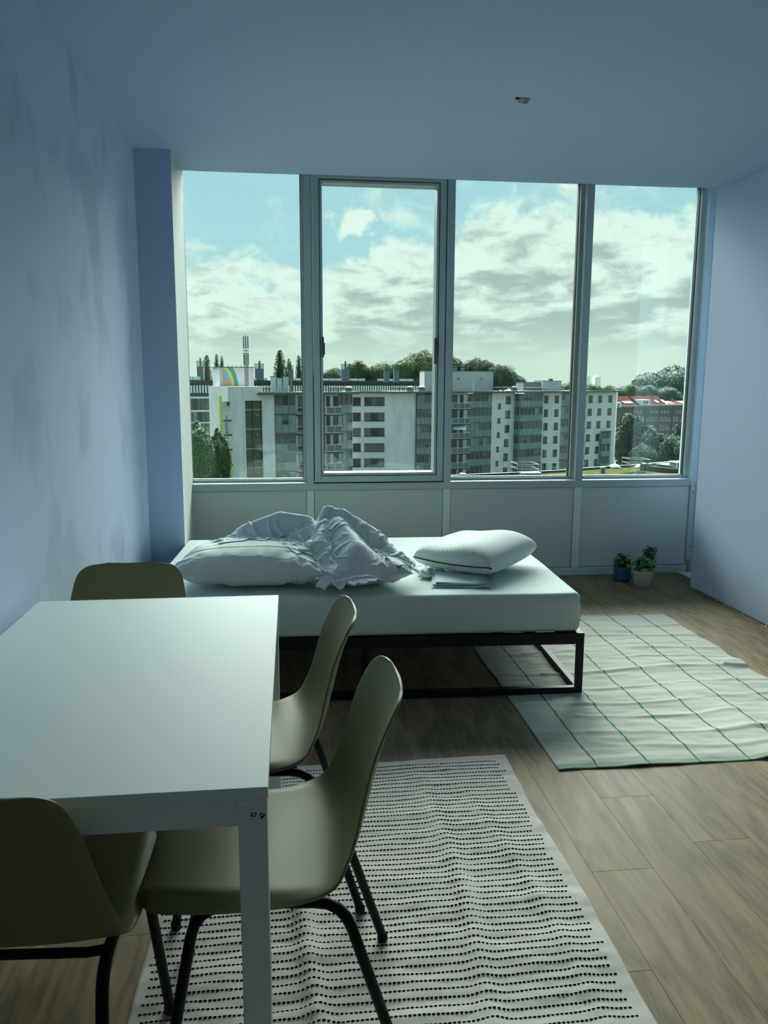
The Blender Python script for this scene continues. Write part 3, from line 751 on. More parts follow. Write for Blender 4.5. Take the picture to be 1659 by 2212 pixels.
# air trapped under the heap: soft ridges x0, y0, z0 -> x1, y1, z1, half width, sharpness
RIDGES = [(-.33, 3.84, .66, -.24, 3.86, .735, .075, 1.4), (-.24, 3.86, .735, -.06, 3.87, .800, .085, 1.5), (-.06, 3.87, .800, .08, 3.86, .775, .085, 1.5), (.00, 3.76, .71, .10, 3.82, .745, .07, 1.3),
          (.165, 3.86, .845, .24, 3.84, .815, .075, 1.1), (.24, 3.84, .815, .38, 3.76, .735, .10, 1.4), (.38, 3.76, .735, .50, 3.66, .62, .10, 1.5),
          (.16, 3.80, .775, .13, 3.66, .71, .085, 1.4), (.13, 3.66, .71, .17, 3.50, .60, .08, 1.5), (.22, 3.78, .78, .29, 3.60, .70, .12, 1.5), (.29, 3.60, .70, .31, 3.46, .57, .11, 1.6)]
for x0, y0, z0, x1, y1, z1, wd, pw in RIDGES:
    L2_ = (x1-x0)**2+(y1-y0)**2; t_ = np.clip(((GXX-x0)*(x1-x0)+(GYY-y0)*(y1-y0))/L2_, 0, 1); d_ = np.hypot(GXX-x0-t_*(x1-x0), GYY-y0-t_*(y1-y0))
    zz_ = z0+(z1-z0)*t_; HF = np.maximum(HF, zz_-(zz_-MT0)*np.minimum(1, (d_/(wd*1.7)))**pw - np.where(d_ > wd*1.7, 1, 0))
def blur(A, n):
    for _ in range(n):
        A = (np.roll(A, 1, 0)+np.roll(A, -1, 0)+A*2)/4; A = (np.roll(A, 1, 1)+np.roll(A, -1, 1)+A*2)/4
    return A
HS = blur(HF, 5); DX, DY = np.gradient(HS, .005, axis=0), np.gradient(HS, .005, axis=1)
def samp(F, x, y):
    i = np.clip((x-HX[0])/.005, 0, len(HX)-2.001); j = np.clip((y-HY[0])/.005, 0, len(HY)-2.001); a = i.astype(int); b = j.astype(int); fx = i-a; fy = j-b
    return (F[a, b]*(1-fx)+F[a+1, b]*fx)*(1-fy)+(F[a, b+1]*(1-fx)+F[a+1, b+1]*fx)*fy
placed = np.zeros((0, 3))
def drape(nu, nv, outline, seed, amp, grow, steps, bend=.05, rad=.0065, lift=.012):
    """outline(u, v) -> plan position; rest lengths are the draped lengths times grow, so the sheet must wrinkle"""
    global placed
    u, v = np.meshgrid(np.linspace(-.5, .5, nu+1), np.linspace(-.5, .5, nv+1)); px, py = outline(u, v)
    px = px+.022*vn(v*9+5, u*4+2, seed+1); py = py+.022*vn(u*9+3, v*4+7, seed+2)
    zb = np.maximum(samp(blur(HF, 24), px, py), samp(HS, px, py))+lift
    base = np.stack([px, py, zb], -1)
    p = base.copy(); p[..., 2] += amp*(.8+.8*vn(px*13, py*13, seed+3)+.5*vn(px*31, py*31, seed+4)); n1, n0 = p.shape[:2]; S = slice; cons = []
    def add(A, B, k):
        m0 = min(p[A].shape[0], p[B].shape[0]); m1 = min(p[A].shape[1], p[B].shape[1])
        cons.append((A, B, m0, m1, np.linalg.norm(base[A][:m0, :m1]-base[B][:m0, :m1], axis=-1), k))
    al = S(None)
    for o in (0, 1):
        add((al, S(o, n0-1, 2)), (al, S(o+1, None, 2)), 1.); add((S(o, n1-1, 2), al), (S(o+1, None, 2), al), 1.)
        for q in (0, 1): add((S(q, n1-1, 2), S(o, n0-1, 2)), (S(q+1, None, 2), S(o+1, None, 2)), .3); add((S(q, n1-1, 2), S(o+1, None, 2)), (S(q+1, None, 2), S(o, n0-1, 2)), .3)
    for o in range(4): add((al, S(o, n0-2, 4)), (al, S(o+2, None, 4)), bend); add((S(o, n1-2, 4), al), (S(o+2, None, 4), al), bend)
    idx = np.arange(n0*n1); gi, gj = idx//n0, idx % n0
    def selfcol(p):
        q = p.reshape(-1, 3); ap = np.vstack([q, placed]); n = len(q); cell = np.floor(ap/rad).astype(np.int64)
        key = (cell[:, 0]*73856093) ^ (cell[:, 1]*19349663) ^ (cell[:, 2]*83492791); od = np.argsort(key, kind='stable'); ks = key[od]; corr = np.zeros_like(q); cnt = np.zeros(n)
        for dx in (-1, 0, 1):
            for dy in (-1, 0, 1):
                for dz in (-1, 0, 1):
                    c = cell[:n]+(dx, dy, dz); k = (c[:, 0]*73856093) ^ (c[:, 1]*19349663) ^ (c[:, 2]*83492791); st = np.searchsorted(ks, k, 'left'); en = np.searchsorted(ks, k, 'right')
                    for m in range(3):
                        ok = st+m < en; i = np.nonzero(ok)[0]; j = od[(st+m)[ok]]; jj = np.minimum(j, n-1)
                        g = (j >= n) | (np.maximum(abs(gi[i]-gi[jj]), abs(gj[i]-gj[jj])) > 2); i = i[g]; j = j[g]
                        d = q[i]-ap[j]; l = np.linalg.norm(d, axis=1)+1e-9; h = l < rad; i, d, l, j = i[h], d[h], l[h], j[h]
                        np.add.at(corr, i, d/l[:, None]*((rad-l)*np.where(j >= n, 1., .5))[:, None]); np.add.at(cnt, i, 1)
        m = cnt > 0; q = q.copy(); q[m] += corr[m]/cnt[m][:, None]; return q.reshape(p.shape)
    vel = np.zeros_like(p); dt = .012
    for st in range(steps):
        gs = 1+(grow-1)*min(1, (st+1)/(steps*.4)); vel[..., 2] -= (3.0 if st < steps*.55 else 9.8)*dt; vel *= .93; prev = p.copy(); p = p+vel*dt
        for it in range(9):
            for A, B, m0, m1, r, k in cons:
                a = p[A][:m0, :m1]; b = p[B][:m0, :m1]; d = a-b; l = np.linalg.norm(d, axis=-1)+1e-9; c = (k*.5*(l-r*gs)/l)[..., None]*d; a -= c; b += c
            pen = samp(HS, p[..., 0], p[..., 1])+.004-p[..., 2]; m = pen > 0
            nn = np.stack([-samp(DX, p[..., 0], p[..., 1]), -samp(DY, p[..., 0], p[..., 1]), np.ones_like(pen)], -1); ln = np.linalg.norm(nn, axis=-1, keepdims=True); nn /= ln
            p = np.where(m[..., None], p+nn*(pen/ln[..., 0])[..., None], p)
        d = p-prev; tg = d-nn*(d*nn).sum(-1, keepdims=True); p = np.where(m[..., None], p-tg*.85, p)
        if st % 3 == 0 or st > steps-8: p = selfcol(p)
        vel = (p-prev)/dt; sp = np.linalg.norm(vel, axis=-1, keepdims=True); vel *= np.minimum(1, 1.2/(sp+1e-9))
    placed = np.vstack([placed, p.reshape(-1, 3)])
    return p.reshape(-1, 3)
def rot(cx, cy_, w_, h_, deg, taper=0, bow=0):
    a = math.radians(deg)
    def f(u, v):
        x = u*w_*(1+taper*v)+bow*v*v; y = v*h_*(1+.0*u); return cx+x*math.cos(a)-y*math.sin(a), cy_+x*math.sin(a)+y*math.cos(a)
    return f
cm = MB()
for nu, nv, f, seed, amp, grow, steps in ((84, 50, rot(-.12, 3.835, .45, .21, 4), 3, .05, 1.5, 150), (52, 40, rot(.05, 3.72, .22, .20, 20), 23, .05, 1.6, 110), (70, 88, rot(.255, 3.655, .33, .46, -6, .45, .05), 8, .05, 1.38, 150),
        (44, 76, rot(.355, 3.735, .17, .44, 52, .2), 41, .04, 1.35, 120)):
    o = len(cm.v); cm.v += [Vector(q) for q in drape(nu, nv, f, seed, amp, grow, steps).tolist()]
    cm.f += [(o+j*(nu+1)+i, o+j*(nu+1)+i+1, o+(j+1)*(nu+1)+i+1, o+(j+1)*(nu+1)+i) for j in range(nv) for i in range(nu)]
cover = recentre(cm.build('crumpled_cover', 'cotton_cover', smooth=True)); tag(cover, 'crumpled white cotton bed cover heaped over the two pillows', 'bedding')
_s = cover.modifiers.new('smooth', 'SUBSURF'); _s.levels = 1; _s.render_levels = 1
_s = cover.modifiers.new('thickness', 'SOLIDIFY'); _s.thickness = .003; _s.offset = 0
#<BLANKET

# ------------------------------------------------------------------ basil plants
def leafmesh():
    def g(u, v):
        s = u*2-1; wv = math.sin(PI*min(1, v*.97+.03))**.75*.42
        return (s*wv, v, .20*math.sin(v*PI)*.9-.16*v*v+.16*(s*s)*-.6*wv*2+.03*math.sin(v*16)*(1-abs(s)))
    return MB().grid(g, 6, 7).mesh('leaf', 'basil_leaf', True)
LEAF = leafmesh()
def basil(loc, label, pot, h_p, r_t, r_b, spread, top, seed, tagpos, lean=0, square=False):
    rr = random.Random(seed); root = thing('potted_basil', label, 'plant', loc, 0, 'potted basil plants on the floor')
    prof = [(0, .002), (r_b*.9, 0), (r_b, .006), (lerp(r_b, r_t, .45)*1.02, h_p*.35), (r_t*.995, h_p*.8), (r_t, h_p-.003), (r_t-.002, h_p), (r_t-.006, h_p-.002), (r_t-.007, h_p*.8), (r_t-.009, h_p*.76), (0, h_p*.76)]
    if square: prof = [(0, .002), (r_b*.84, 0), (r_b*.95, .008), (r_b, .022), (r_b*1.01, h_p*.5), (r_t*1.0, h_p*.9), (r_t*1.01, h_p-.003), (r_t, h_p), (r_t-.005, h_p-.002), (r_t-.007, h_p*.8), (0, h_p*.78)]
    MB().lathe(prof, 40).build('pot', pot, root, smooth=True, world=False)
    MB().lathe([(0, .006), (r_t*.6, .004), (r_t-.008, 0)], 24, (0, 0, h_p*.80)).build('soil', 'soil', root, smooth=True, world=False)
    for k in range(8):
        a = rr.uniform(0, 2*PI); q = rr.uniform(.2, .75)*spread; x0, y0 = rr.uniform(-.4, .4)*r_t, rr.uniform(-.4, .4)*r_t
        hx, hy, hz = q*math.cos(a)+lean, q*math.sin(a)*.8, top*rr.uniform(.68, .97)-.02
        pts = [(x0, y0, h_p*.8), (lerp(x0, hx, .35), lerp(y0, hy, .35), lerp(h_p*.8, hz, .5)), (hx, hy, hz)]
        MB().tube(pts, [.0024, .002, .0013], 6).build('stem', 'basil_stem', root, smooth=True, world=False)
        for j in range(6):
            b = a+j*PI*2/5.2+rr.uniform(-.4, .4); sz = rr.uniform(.040, .062)*(.8 if j > 3 else 1)
            lf = bpy.data.objects.new('leaf', LEAF); C.objects.link(lf); lf.parent = root
            lz = hz-(.0 if j < 3 else .028)+rr.uniform(-.006, .006)
            lf.location = (hx*(1 if j < 3 else .8), hy*(1 if j < 3 else .8), lz); lf.scale = (sz, sz, sz)
            lf.rotation_euler = (rr.uniform(-.75, .25), rr.uniform(-.35, .35), b)
    tx, ty, tw, th = tagpos
    tg = MB().box(tx-tw/2, tx+tw/2, ty-.0008, ty+.0008, h_p-.018, h_p+th).build('plant_tag', 'tag_yellow', root, bevel=.002, world=False, label='yellow cardboard plant tag')
    for q in range(1 if not square and seed == 3 else (2 if seed == 2 else 1)):
        letters('Basilicum', .0105, .0003, 'tag_print', tg, (tx, ty-.0012, h_p+th-.014-.012*q), (PI/2, 0, 0))
p = atz(1343, 1254, 0)
basil((p.x, p.y, 0), 'leafy basil in the blue pot by the window wall, yellow tag', 'pot_blue', .112, .064, .060, .085, .232, 1, (.030, -.050, .044, .018), square=True)
p = atz(1387, 1266, 0)
basil((p.x, p.y, 0), 'leafy basil in the front white tapered pot, yellow tag', 'pot_white', .120, .068, .052, .085, .222, 2, (-.016, -.058, .048, .020))
p = atz(1400, 1253, 0)
basil((p.x+.004, p.y+.035, 0), 'tall large-leaved basil in a pale pot behind the front white pot', 'pot_white', .128, .062, .048, .07, .275, 5, (.0, .03, .02, .006), lean=.01)

# ------------------------------------------------------------------ outside: ground, neighbours
GZ = -22.0
g = MB().box(-700, 2600, 30, 6000, GZ-.5, GZ).build('ground', 'ground_green'); g['kind'] = 'structure'
rd = MB().box(-80, 160, 84, 96, GZ, GZ+.05).build('street', 'asphalt'); rd['kind'] = 'structure'

def P2(px, d): q = at(px, 850, d); return Vector((q.x, q.y, 0))
apt = thing('apartment_building', 'long white and grey apartment block with glazed bays and flat overhanging roof across the view', 'building', (30, 140, GZ))
def frame(p0, p1):
    T = (p1-p0); L_ = T.length; T = T/L_; return (p0, T, Vector((T.y, -T.x, 0))), L_
ST = 2.83
def seg_wall(p0, p1, m='render_white', z1=-.15, dp=-6):
    fr, L_ = frame(p0, p1); MB().fbox(fr, 0, L_, GZ, z1, dp, 0).build('wall', m, apt); return fr, L_
def window(fr, s0, s1, z0, z1, glass='win_dark', sill=True, split=1, d=0, par=None):
    par = par or apt
    f = MB()
    t_ = .07
    f.fbox(fr, s0, s1, z1-t_, z1, d-.02, d+.05).fbox(fr, s0, s1, z0, z0+t_, d-.02, d+.05).fbox(fr, s0, s0+t_, z0, z1, d-.02, d+.05).fbox(fr, s1-t_, s1, z0, z1, d-.02, d+.05)
    for q in range(1, split): c = lerp(s0, s1, q/split); f.fbox(fr, c-t_/2, c+t_/2, z0, z1, d-.02, d+.05)
    if sill: f.fbox(fr, s0-.06, s1+.06, z0-.09, z0, d-.02, d+.14)
    w_ = f.build('window', 'dark_trim', par)
    for q in range(split):
        a, b = lerp(s0, s1, q/split), lerp(s0, s1, (q+1)/split)
        MB().fbox(fr, a+t_*.6, b-t_*.6, z0+t_, z1-t_, d-.02, d+.02).build('pane', glass if isinstance(glass, str) else rnd.choice(glass), w_)
    return w_
GL = ['win_dark', 'win_dark', 'win_mid', 'win_mid', 'win_blind', 'win_pale', 'win_blind']
def bay(p0, p1, floors, npane, d0=.9, top=-.5, glass=GL, cd=4, ci=0):
    """glazed gallery: floor bands, spandrel panels and a row of panes per storey"""
    fr, L_ = frame(p0, p1)
    MB().fbox(fr, ci, L_, GZ, top, -cd, -.15).build('bay_core', 'dark_trim', apt)
    for k in range(floors):
        zt = top-ST*k; zw = zt-1.52; zb = zt-ST
        b = MB().fbox(fr, 0, L_, zb+.10, zw, -.15, .02).build('bay_spandrel', 'spandrel', apt)
        MB().fbox(fr, -.05, L_+.05, zb, zb+.10, -.15, .12).build('floor_edge', 'dark_trim', b)
        jn = MB()
        for q in range(1, npane): jn.fbox(fr, L_*q/npane-.02, L_*q/npane+.02, zb+.10, zw, 0, .035)
        jn.build('panel_joint', 'dark_trim', b)
        f = MB().fbox(fr, 0, L_, zw, zw+.09, -.12, .06).fbox(fr, 0, L_, zt-.10, zt, -.12, .05)
        for q in range(npane+1): c = L_*q/npane; f.fbox(fr, max(0, c-.05), min(L_, c+.05), zw, zt, -.12, .05)
        f = f.build('bay_window', 'spandrel', apt)
        run = rnd.choice(glass)
        for q in range(npane):
            if rnd.random() < .5: run = rnd.choice(glass)
            a, c = L_*q/npane+.05, L_*(q+1)/npane-.05
            if rnd.random() < .16:
                zc = zw+rnd.uniform(.5, .8)
                MB().fbox(fr, a, c, zc, zt-.1, -.12, -.05).build('pane', 'win_blind', f); MB().fbox(fr, a, c, zw+.09, zc, -.12, -.05).build('pane', 'win_dark', f)
            else: MB().fbox(fr, a, c, zw+.09, zt-.1, -.12, -.05).build('pane', run, f)
    return fr, L_
def balcony(p0, p1, k, top=-.5, dp=1.5, glass='win_mid', items=None):
    fr, L_ = frame(p0, p1); zf = top-ST*(k+1)+.05
    b = MB().fbox(fr, 0, L_, zf-.18, zf, -.2, dp).build('balcony', 'roof_edge', apt)
    r = MB()
    for z in (zf+.05, zf+1.08): r.fbox(fr, 0, L_, z, z+.07, dp-.08, dp).fbox(fr, 0, .07, z, z+.07, 0, dp).fbox(fr, L_-.07, L_, z, z+.07, 0, dp)
    n = max(2, int(L_/1.3))
    for q in range(n+1): c = min(L_-.07, L_*q/n); r.fbox(fr, c, c+.07, zf, zf+1.12, dp-.08, dp)
    r.build('railing', 'rail_white', b)
    MB().fbox(fr, .07, L_-.07, zf+.12, zf+1.05, dp-.05, dp-.03).build('railing_infill', glass, b)
    return fr, L_
# -- tower block at the left
A0, A1, A2, A3, A4 = P2(492, 115), P2(526, 116), P2(566, 117), P2(592, 118), P2(638, 119)
TZ = .85
MB().fbox(frame(A0, A1)[0], 0, frame(A0, A1)[1], GZ, TZ, -8, 0).build('wall', 'render_white', apt)
MB().fbox(frame(A1, A2)[0], 0, frame(A1, A2)[1], -1.15, TZ, -8, 0).fbox(frame(A1, A2)[0], 0, frame(A1, A2)[1], GZ, -1.15, -8, -.45).build('wall', 'render_white', apt)
MB().fbox(frame(A2, A3)[0], 0, frame(A2, A3)[1], GZ, -.2, -8, 0).build('wall', 'render_white', apt)
MB().fbox(frame(A1, A2)[0], -.05, .15, GZ, TZ, -.3, .12).build('pilaster', 'render_white', apt)
fr, L_ = frame(A1, A2)
sg = MB().fbox(fr, .15, L_-.05, GZ, -1.15, -.5, -.38).build('stairwell_glazing', 'stair_glass', apt)
for k in range(8):
    z = -1.15-ST*k*.5*1.0
for k in range(7):
    z = -2.35-ST*k
    MB().fbox(fr, .25, L_/2-.08, z-.22, z, -.38, -.25).build('stair_landing', 'spandrel', sg); MB().fbox(fr, L_/2+.08, L_-.15, z-.22, z, -.38, -.25).build('stair_landing', 'spandrel', sg)
    MB().fbox(fr, L_*.74, L_*.80, z-.95, z-.80, -.38, -.30).build('stair_lamp', 'dome_white', sg)
    for hh in (1.0, 1.9):
        MB().fbox(fr, .3, L_*.40, z-hh, z-hh+.06, -.38, -.30).build('handrail', 'spandrel', sg)
mm_ = MB().fbox(fr, L_/2-.09, L_/2+.09, GZ, -1.15, -.4, -.22).fbox(fr, .15, .27, GZ, -1.15, -.4, -.22).fbox(fr, L_-.15, L_-.03, GZ, -1.15, -.4, -.22)
mm_.build('glazing_bar', 'dark_trim', sg)
# side wall with vertical strip of painted signs
S0 = P2(476, 119.5)
fr, L_ = frame(S0, A0)
MB().fbox(fr, -2, L_, GZ, TZ, -.3, 0).build('wall', 'render_white', apt)
fr0, L0 = frame(A0, A1)
sgn = MB().fbox(fr0, -.9, .55, GZ, -1.2, -.2, .06).build('sign_strip', 'rail_white', apt, label='vertical strip of worn painted letters beside the white wall')
MB().fbox(fr0, -1.25, -.9, -9, -.4, -.4, .02).build('sign_edge', 'mural_yellow', sgn)
MB().fbox(fr0, -.75, .25, -2.6, -1.25, .05, .09).build('sign_picture', 'mural_sand', sgn); MB().fbox(fr0, -.25, .2, -1.85, -1.3, .08, .11).build('sign_picture', 'dark_trim', sgn)
for i_, ch in enumerate('IEFICURIN'):
    z = -4.05-i_*1.02
    P, T, Nn = fr0; q = P+T*(-.3)+Nn*.09; off = apt.location
    letters(ch, 1.25, .04, 'spandrel', sgn, (q.x-off.x, q.y-off.y, z-off.z), (PI/2, 0, math.atan2(T.y, T.x)))
for z in (-3.95, -6.0, -8.1, -10.3): MB().fbox(fr0, -.8, .45, z-.12, z+.10, .06, .12).build('sign_ledge', 'dark_trim', sgn)
MB().fbox(fr0, .2, .5, -12.0, -10.5, .06, .09).build('sign_panel', 'mural_yellow', sgn)
# roof box with painted arcs, parapet
bx = thing('roof_plant_room', 'pale plant room with a painted rainbow arc on the tower roof beside the mast', 'building', tuple(P2(510, 121))[:2]+(TZ,))
q0, q1 = at(474, 800, 120), at(548, 800, 121.5); fr = frame(Vector((q0.x, q0.y, 0)), Vector((q1.x, q1.y, 0)))[0]; Lb = frame(Vector((q0.x, q0.y, 0)), Vector((q1.x, q1.y, 0)))[1]
zb1 = at(500, 794, 121).z
MB().fbox(fr, 0, Lb, TZ-.2, zb1, -5, 0).build('wall', 'render_white', bx)
MB().fbox(fr, -.1, Lb+.1, zb1, zb1+.10, -5, .1).build('roof_edge', 'roof_edge', bx)
def arc(r0, r1, d0, m, cx=-1.0, cz=TZ-.1, n=18):
    mb_ = MB(); pts = []
    P, T, Nn = fr; H = zb1-.03
    outr, inn = [], []
    for k in range(n+1):
        a = PI/2*k/n
        for lst, r in ((outr, r1), (inn, r0)):
            s = cx+r*math.cos(a); z = cz+r*1.25*math.sin(a)
            lst.append((max(.02, s), min(z, H)))
    vs, fs = [], []
    for (s, z) in outr+inn:
        q = P+T*s+Nn*d0; vs.append((q.x, q.y, z))
    for k in range(n): fs.append((k, k+1, n+1+k+1, n+1+k))
    return MB().add(vs, fs).build('painted_arc', m, bx)
MB().fbox(fr, .02, .45, TZ-.1, zb1-.05, 0, .02).build('painted_field', 'mural_sand', bx)
MB().fbox(fr, .45, 1.0, TZ-.1, zb1-.1, 0, .015).build('painted_field', 'mural_pink', bx)
MB().fbox(fr, .55, 1.35, zb1-1.7, zb1-.5, 0, .022).build('painted_field', 'mural_blue', bx)
MB().fbox(fr, .85, 1.75, TZ-.1, zb1-1.5, 0, .026).build('painted_field', 'mural_pink', bx)
arc(2.75, 3.15, .03, 'mural_yellow'); arc(3.15, 3.75, .028, 'mural_green')
for s in (1.3, 1.9, 2.5, 3.2, 3.6, 4.3): MB().fbox(fr, s, s+.06, zb1+.1, zb1+.35, -.1, 0).build('roof_spike', 'roof_edge', bx)
mst = thing('antenna_mast', 'slim lattice antenna mast with stacked white panels on the tower roof', 'antenna', tuple(at(533, 830, 118.5))[:2]+(TZ,))
mx_, my_ = mst.location.x, mst.location.y
zz0, zz1 = TZ, at(533, 724, 118.5).z
lat = MB()
for dx, dy in ((-.22, 0), (.22, 0), (0, .3)): lat.tube([(mx_+dx, my_+dy, zz0), (mx_+dx, my_+dy, lerp(zz0, zz1, .62))], .055, 6)
k = zz0
while k < lerp(zz0, zz1, .6): lat.tube([(mx_-.22, my_, k), (mx_+.22, my_, k+.4)], .035, 5).tube([(mx_+.22, my_, k), (mx_-.22, my_, k+.4)], .035, 5); k += .4
lat.tube([(mx_, my_, lerp(zz0, zz1, .5)), (mx_, my_, zz1)], .05, 6)
lat.build('lattice', 'steel_dark', mst)
for lo, hi in ((.42, .66), (.74, .98)):
    for dx, dy in ((-.30, -.1), (.30, -.1), (0, -.28)):
        MB().box(mx_+dx-.10, mx_+dx+.10, my_+dy-.07, my_+dy+.07, lerp(zz0, zz1, lo), lerp(zz0, zz1, hi)).build('antenna_panel', 'steel_pale', mst, bevel=.02)
MB().tube([(mx_-.4, my_-.2, lerp(zz0, zz1, .70)), (mx_+.4, my_-.2, lerp(zz0, zz1, .70))], .10, 6).build('bracket', 'steel_pale', mst)
# -- left wing bays and balconies
B1, B2, B3, B4 = P2(655, 120.5), P2(701, 122), P2(730, 123), P2(760.5, 126)
bay(P2(593, 118.5), A4, 6, 3, glass=['win_dark', 'win_mid', 'win_blind', 'win_pale', 'win_dark', 'win_blind', 'win_mid'], top=-.45)
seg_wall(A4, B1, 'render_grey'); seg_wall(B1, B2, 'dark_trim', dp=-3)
for k in range(6):
    fr, L_ = frame(A4, B1)
    window(fr, .6, L_-.1, -.6-ST*k-2.0, -.6-ST*k, GL)
    balcony(A4, B1, k, glass='rail_glass')
    fr, L_ = frame(P2(690, 121.8), P2(730, 123))
    balcony(P2(694, 120.5), P2(728, 121.8), k, glass='rail_glass')
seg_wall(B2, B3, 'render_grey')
fr, L_ = frame(B2, B3)
for k in range(7): window(fr, .3, .9, -.6-ST*k-2.0, -.6-ST*k, 'win_dark'); window(fr, 1.5, L_, -.6-ST*k-1.9, -.6-ST*k, ['win_mid', 'win_dark'], split=1)
bay(B3, B4, 7, 3, top=-.5, glass=['win_pale', 'win_mid', 'win_pale', 'win_dark'])
MB().fbox(frame(B4, P2(760.4, 143))[0], 0, 16, GZ, -.15, -.3, 0).build('wall', 'render_grey', apt)
# -- long white wall with strip windows, curving away
C0, C1, C2, C3 = P2(760.5, 144), P2(845, 144), P2(872, 145.6), P2(901, 147.5)
fr, L_ = seg_wall(C0, C1); seg_wall(C1, C2); seg_wall(C2, C3)
def sx(fr, px):                                    # distance along a facade at the given bearing
    P, T, Nn = fr; d = ray(px, 850); d = Vector((d.x, d.y, 0)); n = Vector((d.y, -d.x, 0)); return -P.dot(n)/T.dot(n)
for k in range(7):
    z1 = -1.12-ST*k*.985
    window(fr, sx(fr, 762), sx(fr, 779), z1-1.5, z1, ['win_dark', 'win_blind'], split=1); window(fr, sx(fr, 787), sx(fr, 830.5), z1-1.5, z1, ['win_mid', 'win_blind', 'win_dark'], split=3)
D0, D1, D2, D3 = P2(901, 147), P2(972, 150), P2(1010, 151), P2(1063, 153.5)
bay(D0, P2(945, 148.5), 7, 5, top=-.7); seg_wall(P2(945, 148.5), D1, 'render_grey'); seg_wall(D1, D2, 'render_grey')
fr, L_ = frame(D1, D2)
for k in range(7):
    z1 = -.75-ST*k
    window(fr, .3, 1.6, z1-1.9, z1, GL); window(fr, 2.2, 2.9, z1-2.0, z1, 'win_dark')
    if k < 5: balcony(P2(970, 149), P2(1010, 150), k, glass='rail_glass', top=-.6)
aw = MB().add([tuple(P2(979, 149))[:2]+(-6.35,), tuple(P2(1004, 149))[:2]+(-6.35,), tuple(P2(1008, 147.4))[:2]+(-7.3,), tuple(P2(980, 147.4))[:2]+(-7.3,)], [(0, 1, 2, 3)])
aw = aw.build('awning', 'awning', apt, label='grey sun awning over a balcony'); s = aw.modifiers.new('t', 'SOLIDIFY'); s.thickness = .08
bay(D2, D3, 7, 6, top=-.55)
# -- white and bay sections to the right
E1, F0, F1, G1, H1 = P2(1112.5, 156), P2(1123, 154.6), P2(1173, 158.5), P2(1213.5, 163), P2(1268, 168.5)
fr, L_ = seg_wall(D3, E1)
for k in range(7):
    z1 = -1.1-2.85*k
    window(fr, sx(fr, 1093.5-k*.55), sx(fr, 1103.5-k*.75), z1-1.45, z1, GL, split=2); window(fr, sx(fr, 1077-k*.6), sx(fr, 1082.5-k*.6), z1-2.4, z1-1.4, ['win_blind', 'win_mid'])
bay(E1, F0, 7, 2, top=-.55, cd=.3, glass=['win_dark', 'win_blind']); bay(F0, F1, 7, 6, top=-.55, cd=.6, ci=.35)
MB().fbox(frame(F1, P2(1173, 162))[0], 0, 4.4, GZ, -.5, -.3, 0).build('wall', 'dark_trim', apt)
fr, L_ = seg_wall(P2(1173, 161), G1)
for k in range(7):
    z1 = -1.05-2.83*k
    window(fr, sx(fr, 1176.5), sx(fr, 1185), z1-1.5, z1, GL, split=2); window(fr, sx(fr, 1199), sx(fr, 1207.5), z1-1.5, z1, GL, split=2)
bay(G1, P2(1262, 167.5), 7, 6, top=-.55); fr, L_ = seg_wall(P2(1262, 167.5), H1, 'spandrel')
for k in range(7): MB().fbox(fr, .1, .95, -.95-2.83*k-1.6, -.95-2.83*k, 0, .15).build('blind_panel', 'rail_white', apt)
I1 = P2(1332, 173.5)
fr, L_ = seg_wall(H1, I1)
for k in range(7):
    z1 = -1.15-2.83*k
    for c_, (a, b) in enumerate(((1272, 1280.5), (1293, 1301), (1315, 1323))):
        if c_ == 2 and k > 2: continue
        sh = -k*.7
        window(fr, sx(fr, a+sh), sx(fr, b+sh), z1-1.5, z1, GL, split=2)
fr2, L2 = frame(P2(1306, 170.0), P2(1324, 171.5))
for k in range(4):
    zt = -9.1-2.83*k
    b = MB().fbox(fr2, 0, L2, zt-2.83, zt-1.55, -.6, 0).build('bay_spandrel', 'spandrel', apt)
    MB().fbox(fr2, 0, L2, zt-.12, zt, -.6, .08).build('floor_edge', 'roof_edge', b)
    for q in range(4): MB().fbox(fr2, L2*q/4+.05, L2*(q+1)/4-.05, zt-1.5, zt-.15, -.4, -.3).build('pane', rnd.choice(GL), b)
MB().fbox(fr2, L2, L2+.35, GZ, -9, -1, .05).build('pilaster', 'rail_white', apt)
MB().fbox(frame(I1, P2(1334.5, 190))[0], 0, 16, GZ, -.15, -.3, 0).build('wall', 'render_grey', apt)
# roof slab following the front, with gutter edge
def slab(pts, z0, z1, over, back=10, m='roof_slab'):
    for a, b in zip(pts, pts[1:]):
        fr, L_ = frame(a, b); s_ = MB().fbox(fr, -.35, L_+.35, z0, z1, -back, over).build('roof_slab', m, apt)
        MB().fbox(fr, -.3, L_+.3, z1, z1+.10, over-.25, over+.05).build('gutter', 'steel_pale', s_)
slab([P2(560, 117), A4, P2(700, 122), P2(764, 126.2)], -.35, -.02, 1.1)
slab([P2(750, 143.6), P2(846, 143.6), P2(902, 146.6), P2(1063, 153.3), P2(1172, 158.5), P2(1213, 162.6), P2(1336, 173.8)], -.42, -.15, .9, 14)
